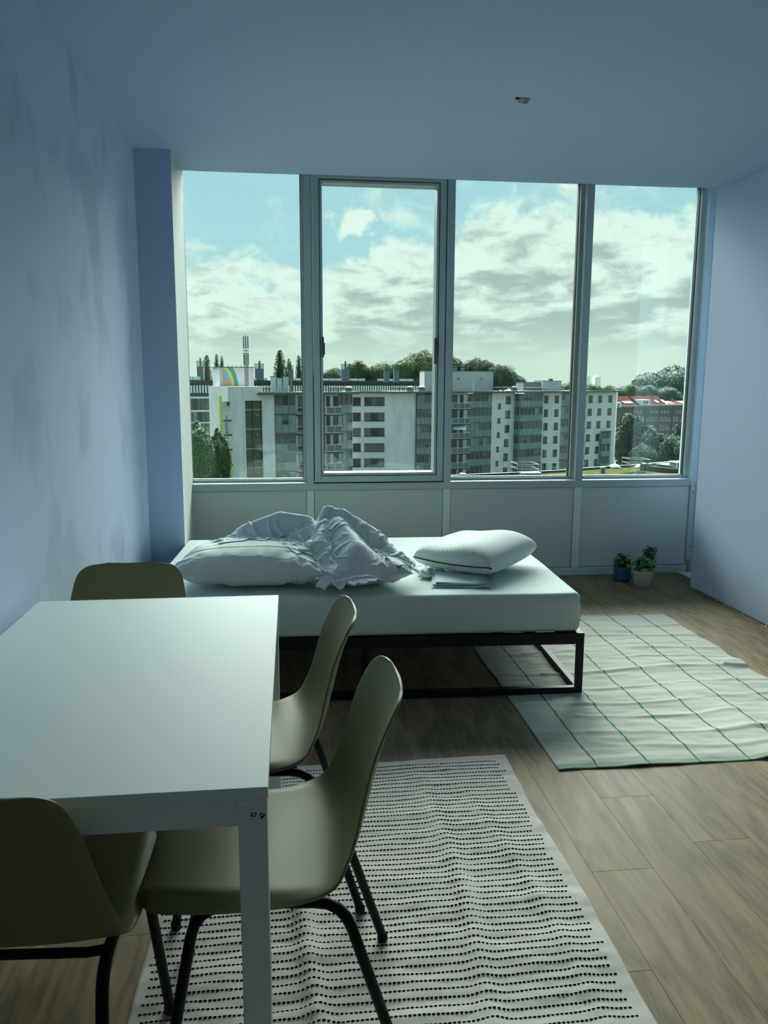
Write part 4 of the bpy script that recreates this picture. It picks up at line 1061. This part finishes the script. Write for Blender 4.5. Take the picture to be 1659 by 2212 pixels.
# lift house and roof gear
def roof_box(name, label, cat, px0, px1, ytop, d, m='render_white', dp=6, extra=None, zb=-.1, gap=0):
    a, b = at(px0, ytop, d), at(px1, ytop, d); t_ = thing(name, label, cat, ((a.x+b.x)/2, a.y, zb))
    fr, L_ = frame(Vector((a.x, a.y, 0)), Vector((b.x, b.y, 0)))
    MB().fbox(fr, 0, L_, zb, a.z, -dp, 0).build('wall', m, t_); MB().fbox(fr, -.08, L_+.08, a.z, a.z+.08, -dp-.1, .1).build('roof_edge', 'roof_slab', t_)
    if extra: extra(t_, fr, L_, a.z)
    return t_
def lift(t_, fr, L_, zt):
    s0, s1 = sx(fr, 1018.5), sx(fr, 1026)
    MB().fbox(fr, s0, s1, -.1, at(1020, 821, 158).z, 0, .1).build('door', 'rail_white', t_)
    for px in (986, 1003):
        c = sx(fr, px); P, T, Nn = fr; q = P+T*c-Nn*2
        MB().tube([(q.x, q.y, zt), (q.x, q.y, zt+.45)], .28, 10).tube([(q.x, q.y, zt+.40), (q.x, q.y, zt+.6)], .42, 10).build('vent_cowl', 'steel_pale', t_, smooth=False)
    c = sx(fr, 989); MB().fbox(fr, c-.15, c+.25, zt-1.6, zt-1.4, 0, .15).build('wall_lamp', 'dark_trim', t_)
    c = sx(fr, 1039); MB().fbox(fr, c-.15, c+.25, zt-1.6, zt-1.3, 0, .12).build('wall_lamp', 'steel_pale', t_)
roof_box('lift_house', 'large pale flat-roofed lift house with a white door on the apartment roof', 'building', 917, 1066, 801.5, 158, m='render_grey', extra=lift)
roof_box('lift_house', 'smaller grey lift house at the right end of the apartment roof', 'building', 1172, 1213, 823, 172, m='render_grey', extra=lambda t_, fr, L_, zt: MB().fbox(fr, L_*.45, L_*.62, zt, zt+.5, -2, -1).build('vent_cowl', 'steel_dark', t_))
roof_box('roof_shed', 'low light metal shed beside the smaller lift house', 'building', 1131, 1172, 826, 173, m='steel_pale')
roof_box('roof_shed', 'narrow low shed right of the smaller lift house', 'building', 1212, 1220, 838, 172, m='render_grey')
roof_box('air_handler', 'boxy pale air handling unit with raised ends on the left roof', 'machine', 584, 596, 814, 122, m='steel_white', dp=2, zb=.0)
roof_box('air_handler', 'low middle part of the pale air handling units on the left roof', 'machine', 598, 609, 817, 122, m='steel_white', dp=2, zb=.0)
roof_box('air_handler', 'right hand pale air handling unit on the left roof', 'machine', 611, 623, 814, 122, m='steel_white', dp=2, zb=.0)
roof_box('roof_post', 'slim grey vent post right of the air handling units', 'vent', 626.5, 631, 819, 121, m='steel_pale', dp=.6, zb=.0)
def cowl(px, d, w_, label, zb=-.1):
    q = at(px, 840, d); h = .95
    t_ = thing('roof_vent', label, 'vent', (q.x, q.y, zb))
    MB().box(-w_*.5, w_*.5, -.5, .5, 0, h*.4).build('vent_base', 'steel_pale', t_, world=False)
    MB().lathe([(w_*.40, h*.4), (w_*.62, h*.55), (w_*.66, h*.75), (w_*.35, h), (0, h*1.08)], 14).build('vent_cap', 'zinc', t_, smooth=True, world=False)
cowl(753, 127, 1.05, 'rounded grey roof vent at the corner above the balconies'); cowl(886, 147, 1.15, 'rounded grey roof vent above the blank white wall')
cowl(911, 149, 1.2, 'rounded grey roof vent left of the large lift house'); cowl(1111, 158, 1.0, 'rounded grey roof vent above the middle bay')
def pipes(px0, px1, d, y, label):
    a, b = at(px0, y, d), at(px1, y, d); t_ = thing('roof_pipes', label, 'pipe', ((a.x+b.x)/2, a.y, -.1))
    for dz in (0, .28): MB().tube([(a.x, a.y, a.z-dz), (b.x, b.y, b.z-dz)], .07, 6).build('pipe', 'steel_dark' if dz else 'steel_pale', t_)
    for q in range(5): x = lerp(a.x, b.x, q/4); MB().tube([(x, lerp(a.y, b.y, q/4), -.1), (x, lerp(a.y, b.y, q/4), a.z)], .05, 5).build('support', 'steel_dark', t_)
pipes(713, 746, 127, 836, 'low pipe rail on the roof above the balconies'); pipes(845, 880, 147, 836, 'low pipe rail beside the roof vent above the white wall')
pipes(1067, 1105, 158, 836.5, 'low pipe rail right of the large lift house'); pipes(1133, 1180, 160, 837.5, 'dark pipe rail in front of the metal shed')
pipes(556, 583, 119, 836, 'low pipe rail on the tower roof right of the mast')

# -- long dark-topped building behind
bk = thing('rear_building', 'long building with brown top storey and white clerestory strip behind the apartments', 'building', (0, 185, GZ))
a, b = at(398, 830, 182), at(908, 838, 205)
fr, L_ = frame(Vector((a.x, a.y, 0)), Vector((b.x, b.y, 0)))
zt = at(430, 821, 182).z
MB().fbox(fr, 0, L_, -.3, zt, -14, -1.2).build('top_storey', 'brown_cladding', bk)
zc1, zc0 = at(430, 832.5, 182).z, at(430, 849, 182).z
MB().fbox(fr, 0, L_, zc0, zc1, -14, 0).build('upper_band', 'dark_trim', bk)
n = 92
for q in range(n):
    s = L_*q/n
    MB().fbox(fr, s, s+L_/n*.5, zc0, zc1, 0, .10).build('clerestory_post', 'clerestory', bk)
s1 = sx(fr, 486)
MB().fbox(fr, 0, L_, GZ, zc0, -14, -.5).build('wall', 'brown_cladding', bk)
for (ya, yb, m_) in ((857, 861, 'clerestory'), (886, 890, 'clerestory'), (912, 915, 'clerestory')):
    MB().fbox(fr, 0, s1, at(430, yb, 182).z, at(430, ya, 182).z, -.5, .9).build('floor_band', m_, bk)
for (ya, yb) in ((861, 886), (890, 912), (915, 940)):
    z1, z0 = at(430, ya, 182).z, at(430, yb, 182).z
    for q in range(10):
        MB().fbox(fr, s1*q/10+.06, s1*(q+1)/10-.06, z0, z1, -.5, -.2).build('window', rnd.choice(['win_mid', 'win_pale', 'win_mid', 'win_dark', 'win_blind']), bk)
for (xa, xb, yt) in ((404, 439, 814), (549, 583, 817), (632, 656, 817), (700, 780, 819.5), (780, 795, 822.5), (823, 900, 821)):
    s0_, s1_ = sx(fr, xa), sx(fr, xb); z0_ = zt; z1_ = at((xa+xb)/2, yt, fr[0].y+10).z
    k_ = MB().fbox(fr, s0_, s1_, z0_-.1, max(z1_, z0_+.55), -2.0, -1.6).build('glass_parapet', 'clerestory', bk)
    nn = max(2, int((s1_-s0_)/2))
    for q in range(nn+1): c = lerp(s0_, s1_-.08, q/nn); MB().fbox(fr, c, c+.08, z0_-.1, max(z1_, z0_+.55)+.03, -1.6, -1.55).build('post', 'zinc', k_)
def flue(px0, px1, yt, yb, d, label):
    a, b = at(px0, yb, d), at(px1, yb, d); zt_ = at(px0, yt, d).z; w_ = b.x-a.x; zb_ = min(a.z, 2.2)
    t_ = thing('flue_tower', label, 'chimney', ((a.x+b.x)/2, a.y, zb_))
    h = zt_-zb_
    MB().box(-w_/2, w_/2, 0, w_, 0, h*.68).build('shaft', 'flue_slate', t_, world=False)
    for q in range(5): z = h*(.70+.06*q); MB().box(-w_/2-.05, w_/2+.05, -.05, w_+.05, z, z+h*.025).build('louvre', 'flue_slate', t_, world=False)
    MB().box(-w_*.08, w_*.12, w_*.4, w_*.6, h*.6, h*1.13).build('flue_pipe', 'steel_dark', t_, world=False)
    for dx in (-w_/2, w_/2-.08): MB().box(dx, dx+.08, 0, .08, h*.68, h*.98).build('corner_post', 'flue_slate', t_, world=False)
flue(426, 440, 778, 821, 190, 'slate grey flue tower at the far left, before conifers')
flue(551, 570, 784, 822, 190, 'dark slatted flue tower right of the antenna mast')
flue(623, 634, 788, 822, 190, 'slim slate flue tower among the conifers')
flue(738, 755, 785, 824, 192, 'slate flue tower standing alone in the opening window')
flue(830, 841, 790, 826, 195, 'left one of the close pair of slate flue towers')
flue(851, 862, 790, 826, 195, 'right one of the close pair of slate flue towers')

# -- brick terrace with red roofs
br = thing('brick_terrace', 'brick terrace with red tiled roofs and white windows at the far right', 'building', (120, 262, GZ))
a, b = at(1318, 880, 250), at(1530, 880, 285)
fr, L_ = frame(Vector((a.x, a.y, 0)), Vector((b.x, b.y, 0)))
def zf(px, y): s = sx(fr, px); q = fr[0]+fr[1]*s; return at(px, y, q.y).z
ze = zf(1400, 877)
MB().fbox(fr, 0, L_, GZ, ze, -10, 0).build('wall', 'far_brick', br)
MB().fbox(fr, 0, L_, ze-.25, ze+.25, -.3, .5).build('gutter', 'zinc', br)
def roofpart(pa, pb, yr, ye):
    s0, s1 = sx(fr, pa), sx(fr, pb); zr, z_e = zf((pa+pb)/2, yr), ze+.2
    P, T, Nn = fr; q = [P+T*s0-Nn*.2, P+T*s1-Nn*.2, P+T*s1-Nn*4.5, P+T*s0-Nn*4.5, P+T*s1-Nn*9, P+T*s0-Nn*9]
    vs = [(q[0].x, q[0].y, z_e), (q[1].x, q[1].y, z_e), (q[2].x, q[2].y, zr), (q[3].x, q[3].y, zr), (q[4].x, q[4].y, z_e), (q[5].x, q[5].y, z_e)]
    return MB().add(vs, [(0, 1, 2, 3), (3, 2, 4, 5), (0, 3, 5), (1, 4, 2)]).build('tiled_roof', 'roof_tile_red', br)
def skyl(px, w_, yt, yb, rf, zr_y):
    s = sx(fr, px); P, T, Nn = fr; zr = zf(px, zr_y); z0, z1 = zf(px, yb), zf(px, yt)
    f0 = (z0-ze)/(zr-ze); f1 = (z1-ze)/(zr-ze)
    vs = []
    for f_, ss in ((f0, s), (f0, s+w_), (f1, s+w_-.5), (f1, s-.5)):
        q = P+T*ss-Nn*(.2+4.3*f_-.15); vs.append((q.x, q.y, lerp(ze+.2, zr, f_)+.12))
    MB().add(vs, [(0, 1, 2, 3)]).build('skylight', 'clerestory', rf)
ra = roofpart(1326, 1352, 857.5, 877); rb = roofpart(1352, 1381, 856, 877); rc = roofpart(1384, 1444, 855.5, 877); rd_ = roofpart(1446, 1530, 866, 877)
for px, w_ in ((1357, .9), (1363, 1.3), (1370, 1.3)): skyl(px, w_, 868, 873, rb, 856)
skyl(1427, 1.3, 866, 871, rc, 855.5); skyl(1442, 1.5, 865, 875, rc, 855.5)
for px in (1455, 1460, 1483, 1489): skyl(px, 1.1, 868, 873, rd_, 866)
s0, s1 = sx(fr, 1386), sx(fr, 1405)
dm = MB().fbox(fr, s0, s1, ze+.2, zf(1390, 863.5), -3.5, .1).build('dormer', 'clerestory', br)
for q in range(4): MB().fbox(fr, lerp(s0, s1, .22+q*.15), lerp(s0, s1, .22+q*.15)+.45, ze+.6, zf(1390, 866), .1, .14).build('pane', 'win_dark', dm)
s0, s1 = sx(fr, 1332), sx(fr, 1340); dm = MB().fbox(fr, s0, s1, zf(1335, 880), zf(1335, 869), -3.5, .6).build('dormer', 'clerestory', br)
MB().fbox(fr, s0+.2, s0+.8, zf(1335, 879), zf(1335, 871), .6, .65).build('pane', 'win_dark', dm)
for px in (1345, 1430, 1476): s = sx(fr, px); MB().fbox(fr, s, s+.9, ze+1, zf(px, 854 if px < 1440 else 864), -5, -4).build('chimney', 'far_brick', br)
for px in (1397, 1455): s = sx(fr, px); MB().fbox(fr, s, s+.25, GZ, ze, 0, .2).build('drainpipe', 'zinc', br)
def bw(px, y0, y1, w_=1.05):
    s = sx(fr, px); z1, z0 = zf(px, y0), zf(px, y1)
    f = MB().fbox(fr, s, s+w_, z1-.14, z1, 0, .08).fbox(fr, s, s+w_, z0, z0+.16, 0, .1).fbox(fr, s, s+.14, z0, z1, 0, .08).fbox(fr, s+w_-.14, s+w_, z0, z1, 0, .08).build('window', 'rail_white', br)
    MB().fbox(fr, s+.14, s+w_-.14, z0+.16, z1-.14, 0, .03).build('pane', 'win_dark', f)
for px in (1371, 1378, 1385, 1407, 1414, 1420, 1431, 1437, 1443.5, 1464, 1470, 1476, 1487, 1493): bw(px, 887, 892, .8)
for px in (1376, 1383, 1389.5, 1405.5, 1411.5, 1418, 1429.5, 1436, 1442, 1458, 1464, 1476, 1486, 1492): bw(px, 901, 910, .95)
for px in (1390.5, 1400, 1448.5): bw(px, 905, 910, .9)
for px in (1385, 1391, 1404, 1429.5, 1435.5, 1441.5, 1462, 1476): bw(px, 918, 929, .95)
for px in (1447, 1457): bw(px, 923, 928.5, .9)
for px in (1429, 1436, 1442, 1446, 1456, 1462, 1473): bw(px, 938, 947, .95)

# -- distant towers on the skyline
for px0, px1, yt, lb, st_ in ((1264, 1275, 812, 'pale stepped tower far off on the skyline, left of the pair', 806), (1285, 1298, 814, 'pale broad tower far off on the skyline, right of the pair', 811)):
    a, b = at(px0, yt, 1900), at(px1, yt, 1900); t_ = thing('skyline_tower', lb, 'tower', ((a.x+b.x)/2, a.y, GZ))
    w_ = b.x-a.x; MB().box(-w_/2, w_/2, 0, w_, 0, a.z-GZ).build('shaft', 'hazed_tower', t_, world=False)
    MB().box(-w_*.25, w_*.2, 2, w_*.6, a.z-GZ, at(px0, st_, 1900).z-GZ).build('upper_stage', 'hazed_tower', t_, world=False)

# -- sedum roof below the window
sr = thing('sedum_roof', 'flat mossy sedum roof with dark edge below the right-hand windows', 'roof', (40, 80, -9.6))
RZ = -9.0
bk_ = [atz(x, y, RZ) for x, y in ((930, 1034), (1140, 1024.5), (1212, 1020.5), (1262, 1016), (1330, 1011), (1420, 1006))]
poly = [(p.x, p.y) for p in bk_]
poly = [(poly[-1][0]+8, poly[-1][1]-34), ] + poly[::-1] + [(poly[0][0]-4, poly[0][1]-20)]
poly = poly[::-1]
ar = sum(poly[i][0]*poly[(i+1) % len(poly)][1]-poly[(i+1) % len(poly)][0]*poly[i][1] for i in range(len(poly)))
if ar < 0: poly = poly[::-1]
MB().hexa(poly, RZ-.6, RZ).build('roof_deck', 'sedum', sr)
for p, q in zip(bk_, bk_[1:]):
    f_, l_ = frame(Vector((p.x, p.y, 0)), Vector((q.x, q.y, 0))); MB().fbox(f_, 0, l_+.05, RZ-.9, RZ+.28, -.4, 0).build('edge_trim', 'roof_edge', sr)
p, q = atz(1395, 1006.5, RZ+.6), atz(1500, 998, RZ+.6)
f_, l_ = frame(Vector((p.x, p.y, 0)), Vector((q.x, q.y, 0)))
sr2 = thing('sedum_roof', 'second sedum roof, higher, at the right edge of the last window', 'roof', (p.x, p.y-10, RZ))
MB().fbox(f_, 0, l_+8, RZ-.5, RZ+.6, -.5, 14).build('roof_deck', 'sedum', sr2); MB().fbox(f_, -.3, l_+8, RZ-.5, RZ+.85, -.6, 0).build('edge_trim', 'roof_edge', sr2)
p, q = atz(1419, 1012, RZ+.3), atz(1462, 1017, RZ+.3)
f_, l_ = frame(Vector((p.x, p.y, 0)), Vector((q.x, q.y, 0)))
rl = thing('roof_light_box', 'long dark glazed roof light beside white posts on the sedum roof', 'rooflight', (p.x, p.y, RZ))
MB().fbox(f_, 0, l_, RZ, RZ+.75, -2.2, 0).build('side', 'flue_slate', rl); MB().fbox(f_, -.1, l_+.1, RZ+.75, RZ+.87, -2.3, .1).build('rim', 'steel_pale', rl)
for px in (1462, 1470, 1479):
    p = atz(px, 1024, RZ); MB().box(p.x-.06, p.x+.06, p.y, p.y+.12, RZ, RZ+1.3).build('post', 'rail_white', rl)
p, q = atz(1462, 1024, RZ), atz(1479, 1024, RZ); MB().box(p.x-.1, q.x+.1, p.y, p.y+2, RZ+1.25, RZ+1.37).build('rim', 'rail_white', rl); MB().box(p.x, q.x, p.y+.15, p.y+2, RZ, RZ+1.25).build('side', 'flue_slate', rl)
def vent(px, y, w_, label, h=.9):
    p = atz(px, y, RZ); t_ = thing('roof_cowl', label, 'vent', (p.x, p.y, RZ))
    MB().box(-w_*.42, w_*.42, -w_*.42, w_*.42, 0, h*.8).build('vent_base', 'zinc', t_, world=False); MB().box(-w_*.5, w_*.5, -w_*.5, w_*.5, h*.8, h).build('vent_cap', 'steel_pale', t_, world=False, bevel=.04)
vent(1301, 1022, .58, 'small square zinc vent on the sedum roof below the white gable', .75); vent(1397, 1016, .75, 'square zinc vent in the middle of the sedum roof, before the white dome', .85)
vent(1464, 1008, .7, 'square zinc vent at the right edge of the sedum roof', .7)
for px, y, lb in ((1385, 1009, 'white domed skylight on the sedum roof near the railing'), (1327, 1009.5, 'white domed skylight at the far edge of the sedum roof, below the white gable')):
    p = atz(px, y, RZ+.1); t_ = thing('dome_skylight', lb, 'skylight', (p.x, p.y, RZ))
    MB().box(-.75, .75, -.6, .6, 0, .12).build('kerb', 'zinc', t_, world=False); MB().lathe([(.72, .12), (.62, .32), (.38, .46), (0, .52)], 20).build('dome', 'dome_white', t_, smooth=True, world=False)
def guard(x0, y0, x1, y1, lb, deep=0):
    p, q = atz(x0, y0, RZ), atz(x1, y1, RZ); t_ = thing('guard_rail', lb, 'railing', ((p.x+q.x)/2, (p.y+q.y)/2, RZ))
    cs_ = [p, q] + ([q+Vector((0, deep, 0)), p+Vector((0, deep, 0)), p] if deep else [])
    for a, b in zip(cs_, cs_[1:]):
        for h in (.55, 1.1): MB().tube([(a.x, a.y, RZ+h), (b.x, b.y, RZ+h)], .035, 6).build('rail', 'steel_pale', t_)
        n_ = max(1, int((b-a).length/2.2))
        for k in range(n_): c = a.lerp(b, k/n_); MB().tube([(c.x, c.y, RZ), (c.x, c.y, RZ+1.1)], .035, 6).build('post', 'steel_pale', t_)
guard(1361, 1011, 1404, 1012, 'open steel guard rail on the sedum roof near the white dome', 2.5)
guard(1118, 1023, 1165, 1024, 'steel guard rail on the sedum roof before the middle bays', 3); guard(1182, 1020, 1210, 1019.5, 'short steel guard rail on the sedum roof at the second white wall')
for x0, x1, y, lb in ((1125, 1166, 1027.5, 'low pale roof hatch in front of the middle guard rail'), (996, 1004, 1030, 'small pale box vent at the left end of the sedum roof')):
    p, q = atz(x0, y, RZ), atz(x1, y, RZ); t_ = thing('roof_hatch', lb, 'hatch', ((p.x+q.x)/2, p.y, RZ)); w_ = q.x-p.x
    MB().box(-w_/2, w_/2, -.6, .6, 0, .3).build('kerb', 'zinc', t_, world=False); MB().box(-w_/2-.05, w_/2+.05, -.65, .65, .3, .38).build('lid', 'dome_white', t_, world=False)
def shrub_patch():
    m = MB(); p = atz(1380, 1026, RZ)
    for k in range(500):
        a, r = rnd.uniform(0, 2*PI), rnd.random()**.5; x, y = p.x+2.6*r*math.cos(a), p.y+1.6*r*math.sin(a); h = rnd.uniform(.1, .55)*(1.1-r); d = rnd.uniform(0, PI)
        m.add([(x, y, RZ), (x+.1*math.cos(d), y+.1*math.sin(d), RZ+h*.6), (x, y, RZ+h), (x-.1*math.cos(d), y-.1*math.sin(d), RZ+h*.6)], [(0, 1, 2, 3)])
    return m
o = shrub_patch().build('shrub', 'leaf_light'); tag(o, 'pale green low shrub growing on the sedum roof', 'plant'); recentre(o)

# -- trees
def blob(m, c, r, n, s, shape=None):
    """leaf quads over a lumpy ellipsoid, plus a dark core"""
    cx, cy_, cz = c; rx, ry, rz_ = r
    o = len(m.v); nu, nv = 12, 8
    for j in range(nv+1):
        for i in range(nu):
            th = 2*PI*i/nu; ph = PI*j/nv; k = .86*(1+.25*noise.noise(Vector((math.cos(th)*1.7+cx, math.sin(th)*1.7, ph*1.3+cz))))
            m.v.append(Vector((cx+rx*k*math.sin(ph)*math.cos(th), cy_+ry*k*math.sin(ph)*math.sin(th), cz+rz_*k*math.cos(ph))))
    for j in range(nv):
        for i in range(nu): m.f.append((o+j*nu+i, o+(j+1)*nu+i, o+(j+1)*nu+(i+1) % nu, o+j*nu+(i+1) % nu))
    for q in range(n):
        z = rnd.uniform(-.75, 1); th = rnd.uniform(0, 2*PI); rr = math.sqrt(max(0, 1-z*z))
        dv = Vector((rr*math.cos(th), rr*math.sin(th), z))
        k = .93*(1+.30*noise.noise(Vector((dv.x*1.7+cx, dv.y*1.7, math.acos(z)*1.3+cz))))+rnd.uniform(-.06, .11)
        p = Vector((cx+rx*k*dv.x, cy_+ry*k*dv.y, cz+rz_*k*dv.z))
        a = (dv+Vector((rnd.uniform(-1, 1), rnd.uniform(-1, 1), rnd.uniform(-.4, 1))) * .9).normalized(); b = a.orthogonal().normalized(); c_ = a.cross(b)
        sz = s*rnd.uniform(.6, 1.4)
        m.add([p-b*sz, p-c_*sz*.6, p+b*sz, p+c_*sz*.6], [(0, 1, 2, 3)])
def tree(px0, px1, yt, yb, d, label, m='leaf_dark', n=1500, lobes=5, s=None, gz=GZ, fall=0, grp=None):
    a, b = at(px0, yb, d), at(px1, yb, d); zt = at((px0+px1)/2, yt, d).z; w_ = b.x-a.x; cx = (a.x+b.x)/2; zb = min(a.z, zt-2); hh = zt-zb
    t_ = thing('tree', label, 'tree', (cx, a.y, gz), 0, grp)
    mb_ = MB(); s = s or max(w_, hh)*.017; n = int(n*2.2)
    blob(mb_, (0, 0, zb+hh*.5-gz), (w_*.46, w_*.36, hh*.42), n//2, s)
    for k in range(lobes):
        f_ = (k+.5)/lobes; x = (f_-.5)*w_*.82; up = 1-abs(f_-.5)*.75+rnd.uniform(-.12, .1)-fall*(f_-.5)
        rz_ = hh*rnd.uniform(.20, .28); z = zb+hh*(.42+.42*up)-rz_*.6
        blob(mb_, (x, rnd.uniform(-.2, .2)*w_, z-gz), (w_*rnd.uniform(.17, .25), w_*.2, rz_), n//lobes//1, s)
    for k in range(lobes-1):
        x = rnd.uniform(-.38, .38)*w_; blob(mb_, (x, -w_*.15, zb+hh*rnd.uniform(.12, .4)-gz), (w_*.18, w_*.2, hh*.2), n//lobes//2, s)
    mb_.build('crown', m, t_, world=False)
    MB().tube([(0, 0, 0), (w_*.02, 0, (zb-gz)*.6), (0, 0, zb-gz+hh*.3)], [w_*.05, w_*.035, w_*.02], 7).build('trunk', 'bark', t_, world=False)
    return t_
def conifer(px0, px1, yt, yb, d, label, n=900):
    a, b = at(px0, yb, d), at(px1, yb, d); zt = at((px0+px1)/2, yt, d).z; w_ = b.x-a.x; cx = (a.x+b.x)/2; zb = a.z; hh = zt-zb
    t_ = thing('conifer', label, 'tree', (cx, a.y, GZ)); mb_ = MB()
    mb_.lathe([(w_*.30, zb-GZ), (w_*.26, zb-GZ+hh*.35), (w_*.13, zb-GZ+hh*.75), (0, zt-GZ-.3)], 9)
    for q in range(n):
        f_ = rnd.random()**1.3; th = rnd.uniform(0, 2*PI); r = w_*.62*(1-f_)**.6*(.80+.35*noise.noise(Vector((th*1.2, f_*6, cx))))*rnd.uniform(.7, 1.1)+.05
        p = Vector((r*math.cos(th), r*math.sin(th), zb-GZ+hh*f_)); s = w_*.07*rnd.uniform(.6, 1.3)
        d_ = Vector((math.cos(th), math.sin(th), rnd.uniform(-.2, .8))).normalized(); sd = d_.orthogonal().normalized()
        mb_.add([p-d_*s, p-sd*s*.5, p+d_*s*1.6, p+sd*s*.5], [(0, 1, 2, 3)])
    mb_.build('crown', 'leaf_dark', t_, world=False)
    MB().tube([(0, 0, 0), (0, 0, zb-GZ+hh*.5)], w_*.05, 6).build('trunk', 'bark', t_, world=False)
conifer(436, 461, 768, 835, 215, 'dark pointed conifer right of the far left flue tower'); conifer(461, 478, 765, 835, 220, 'tall dark conifer just left of the painted plant room, left of two tips')
conifer(473, 488, 769, 835, 222, 'dark conifer touching the painted plant room, right of two tips')
conifer(590, 622, 757, 830, 215, 'tallest conifer, behind the air handling units'); conifer(616, 634, 775, 830, 216, 'short conifer behind the slim flue tower'); conifer(637, 656, 768, 830, 218, 'conifer at the right edge of the first window')
G_ = 'treetops behind the rear building'
tree(696, 748, 789, 850, 232, 'low green treetop left of the lone flue tower', 'leaf_mid', 1500, 4)
tree(748, 800, 774, 850, 235, 'feathery green treetop right of the lone flue tower', 'leaf_mid', 1900, 5)
tree(790, 872, 778, 850, 236, 'broad green treetop behind the pair of flue towers', 'leaf_mid', 2200, 6)
tree(862, 968, 754, 850, 228, 'large green tree rising at the right of the opening window', 'leaf_mid', 3000, 7)
tree(940, 1010, 764, 850, 226, 'dark green treetop behind the left of the large lift house', 'leaf_dark', 2200, 5)
tree(995, 1064, 766, 850, 224, 'dark green treetop behind the right of the large lift house', 'leaf_dark', 2200, 5)
tree(1052, 1118, 784, 850, 222, 'dark tree sloping down right of the large lift house', 'leaf_dark', 2400, 5, fall=.35)
tree(1100, 1136, 808, 850, 221, 'small sparse tree at the end of the dark tree mass', 'leaf_dark', 1000, 3)
tree(640, 720, 800, 850, 240, 'green treetop partly behind the first mullion', 'leaf_mid', 1200, 5)
tree(1202, 1262, 822, 862, 330, 'yellow-green treetop at the right edge of the third window', 'leaf_light', 1300, 5)
for px0, px1, yt, m_, lb in ((1248, 1300, 824, 'leaf_mid', 'green treetop below the pale towers'), (1290, 1340, 829, 'leaf_mid', 'low green treetop above the white gable'), (1330, 1385, 826, 'leaf_mid', 'green treetop above the left red roof'),
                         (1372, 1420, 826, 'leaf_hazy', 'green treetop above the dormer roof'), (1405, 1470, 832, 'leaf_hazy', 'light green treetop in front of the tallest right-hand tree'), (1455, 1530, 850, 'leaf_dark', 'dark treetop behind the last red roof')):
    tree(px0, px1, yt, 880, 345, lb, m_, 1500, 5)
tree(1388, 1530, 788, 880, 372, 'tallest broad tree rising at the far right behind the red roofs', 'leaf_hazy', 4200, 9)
tree(1323, 1388, 886, 1040, 195, 'dark dense tree between the white gable and the brick terrace', 'leaf_dark', 4500, 6)
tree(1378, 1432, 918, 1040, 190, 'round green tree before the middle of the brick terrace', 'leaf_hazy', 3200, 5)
tree(1418, 1478, 934, 1040, 186, 'green tree before the right of the brick terrace', 'leaf_dark', 3000, 5)
tree(1458, 1490, 896, 1000, 215, 'narrow dark tree against the brick terrace at the right', 'leaf_dark', 1600, 4)
tree(1462, 1530, 930, 1040, 150, 'light green tree at the right edge of the last window', 'leaf_light', 3000, 5)
tree(1352, 1420, 955, 1045, 175, 'low dark tree behind the guard rail', 'leaf_dark', 2200, 5)
tree(392, 462, 905, 1075, 96, 'leafy light green tree at the left edge of the first window', 'leaf_light', 5200, 7)
tree(448, 500, 922, 1075, 104, 'green tree beside the tower side wall', 'leaf_mid', 3600, 5)
tree(455, 496, 905, 1000, 135, 'dark green tree behind, against the rear building', 'leaf_dark', 1800, 4)
sb = thing('bus_shelter_sign', 'small black sign board at the foot of the tower', 'sign', tuple(atz(472, 1024, -11.5))[:2]+(GZ,))
p = atz(472, 1024, -11.5); MB().box(p.x-.75, p.x+.75, p.y, p.y+.1, -12.3, -10.6).build('board', 'steel_dark', sb); MB().box(p.x-.6, p.x+.6, p.y-.02, p.y, -12.2, -12.05).build('stripe', 'mural_pink', sb)
MB().box(p.x-.06, p.x+.06, p.y+.02, p.y+.1, GZ, -12.3).build('post', 'steel_dark', sb)
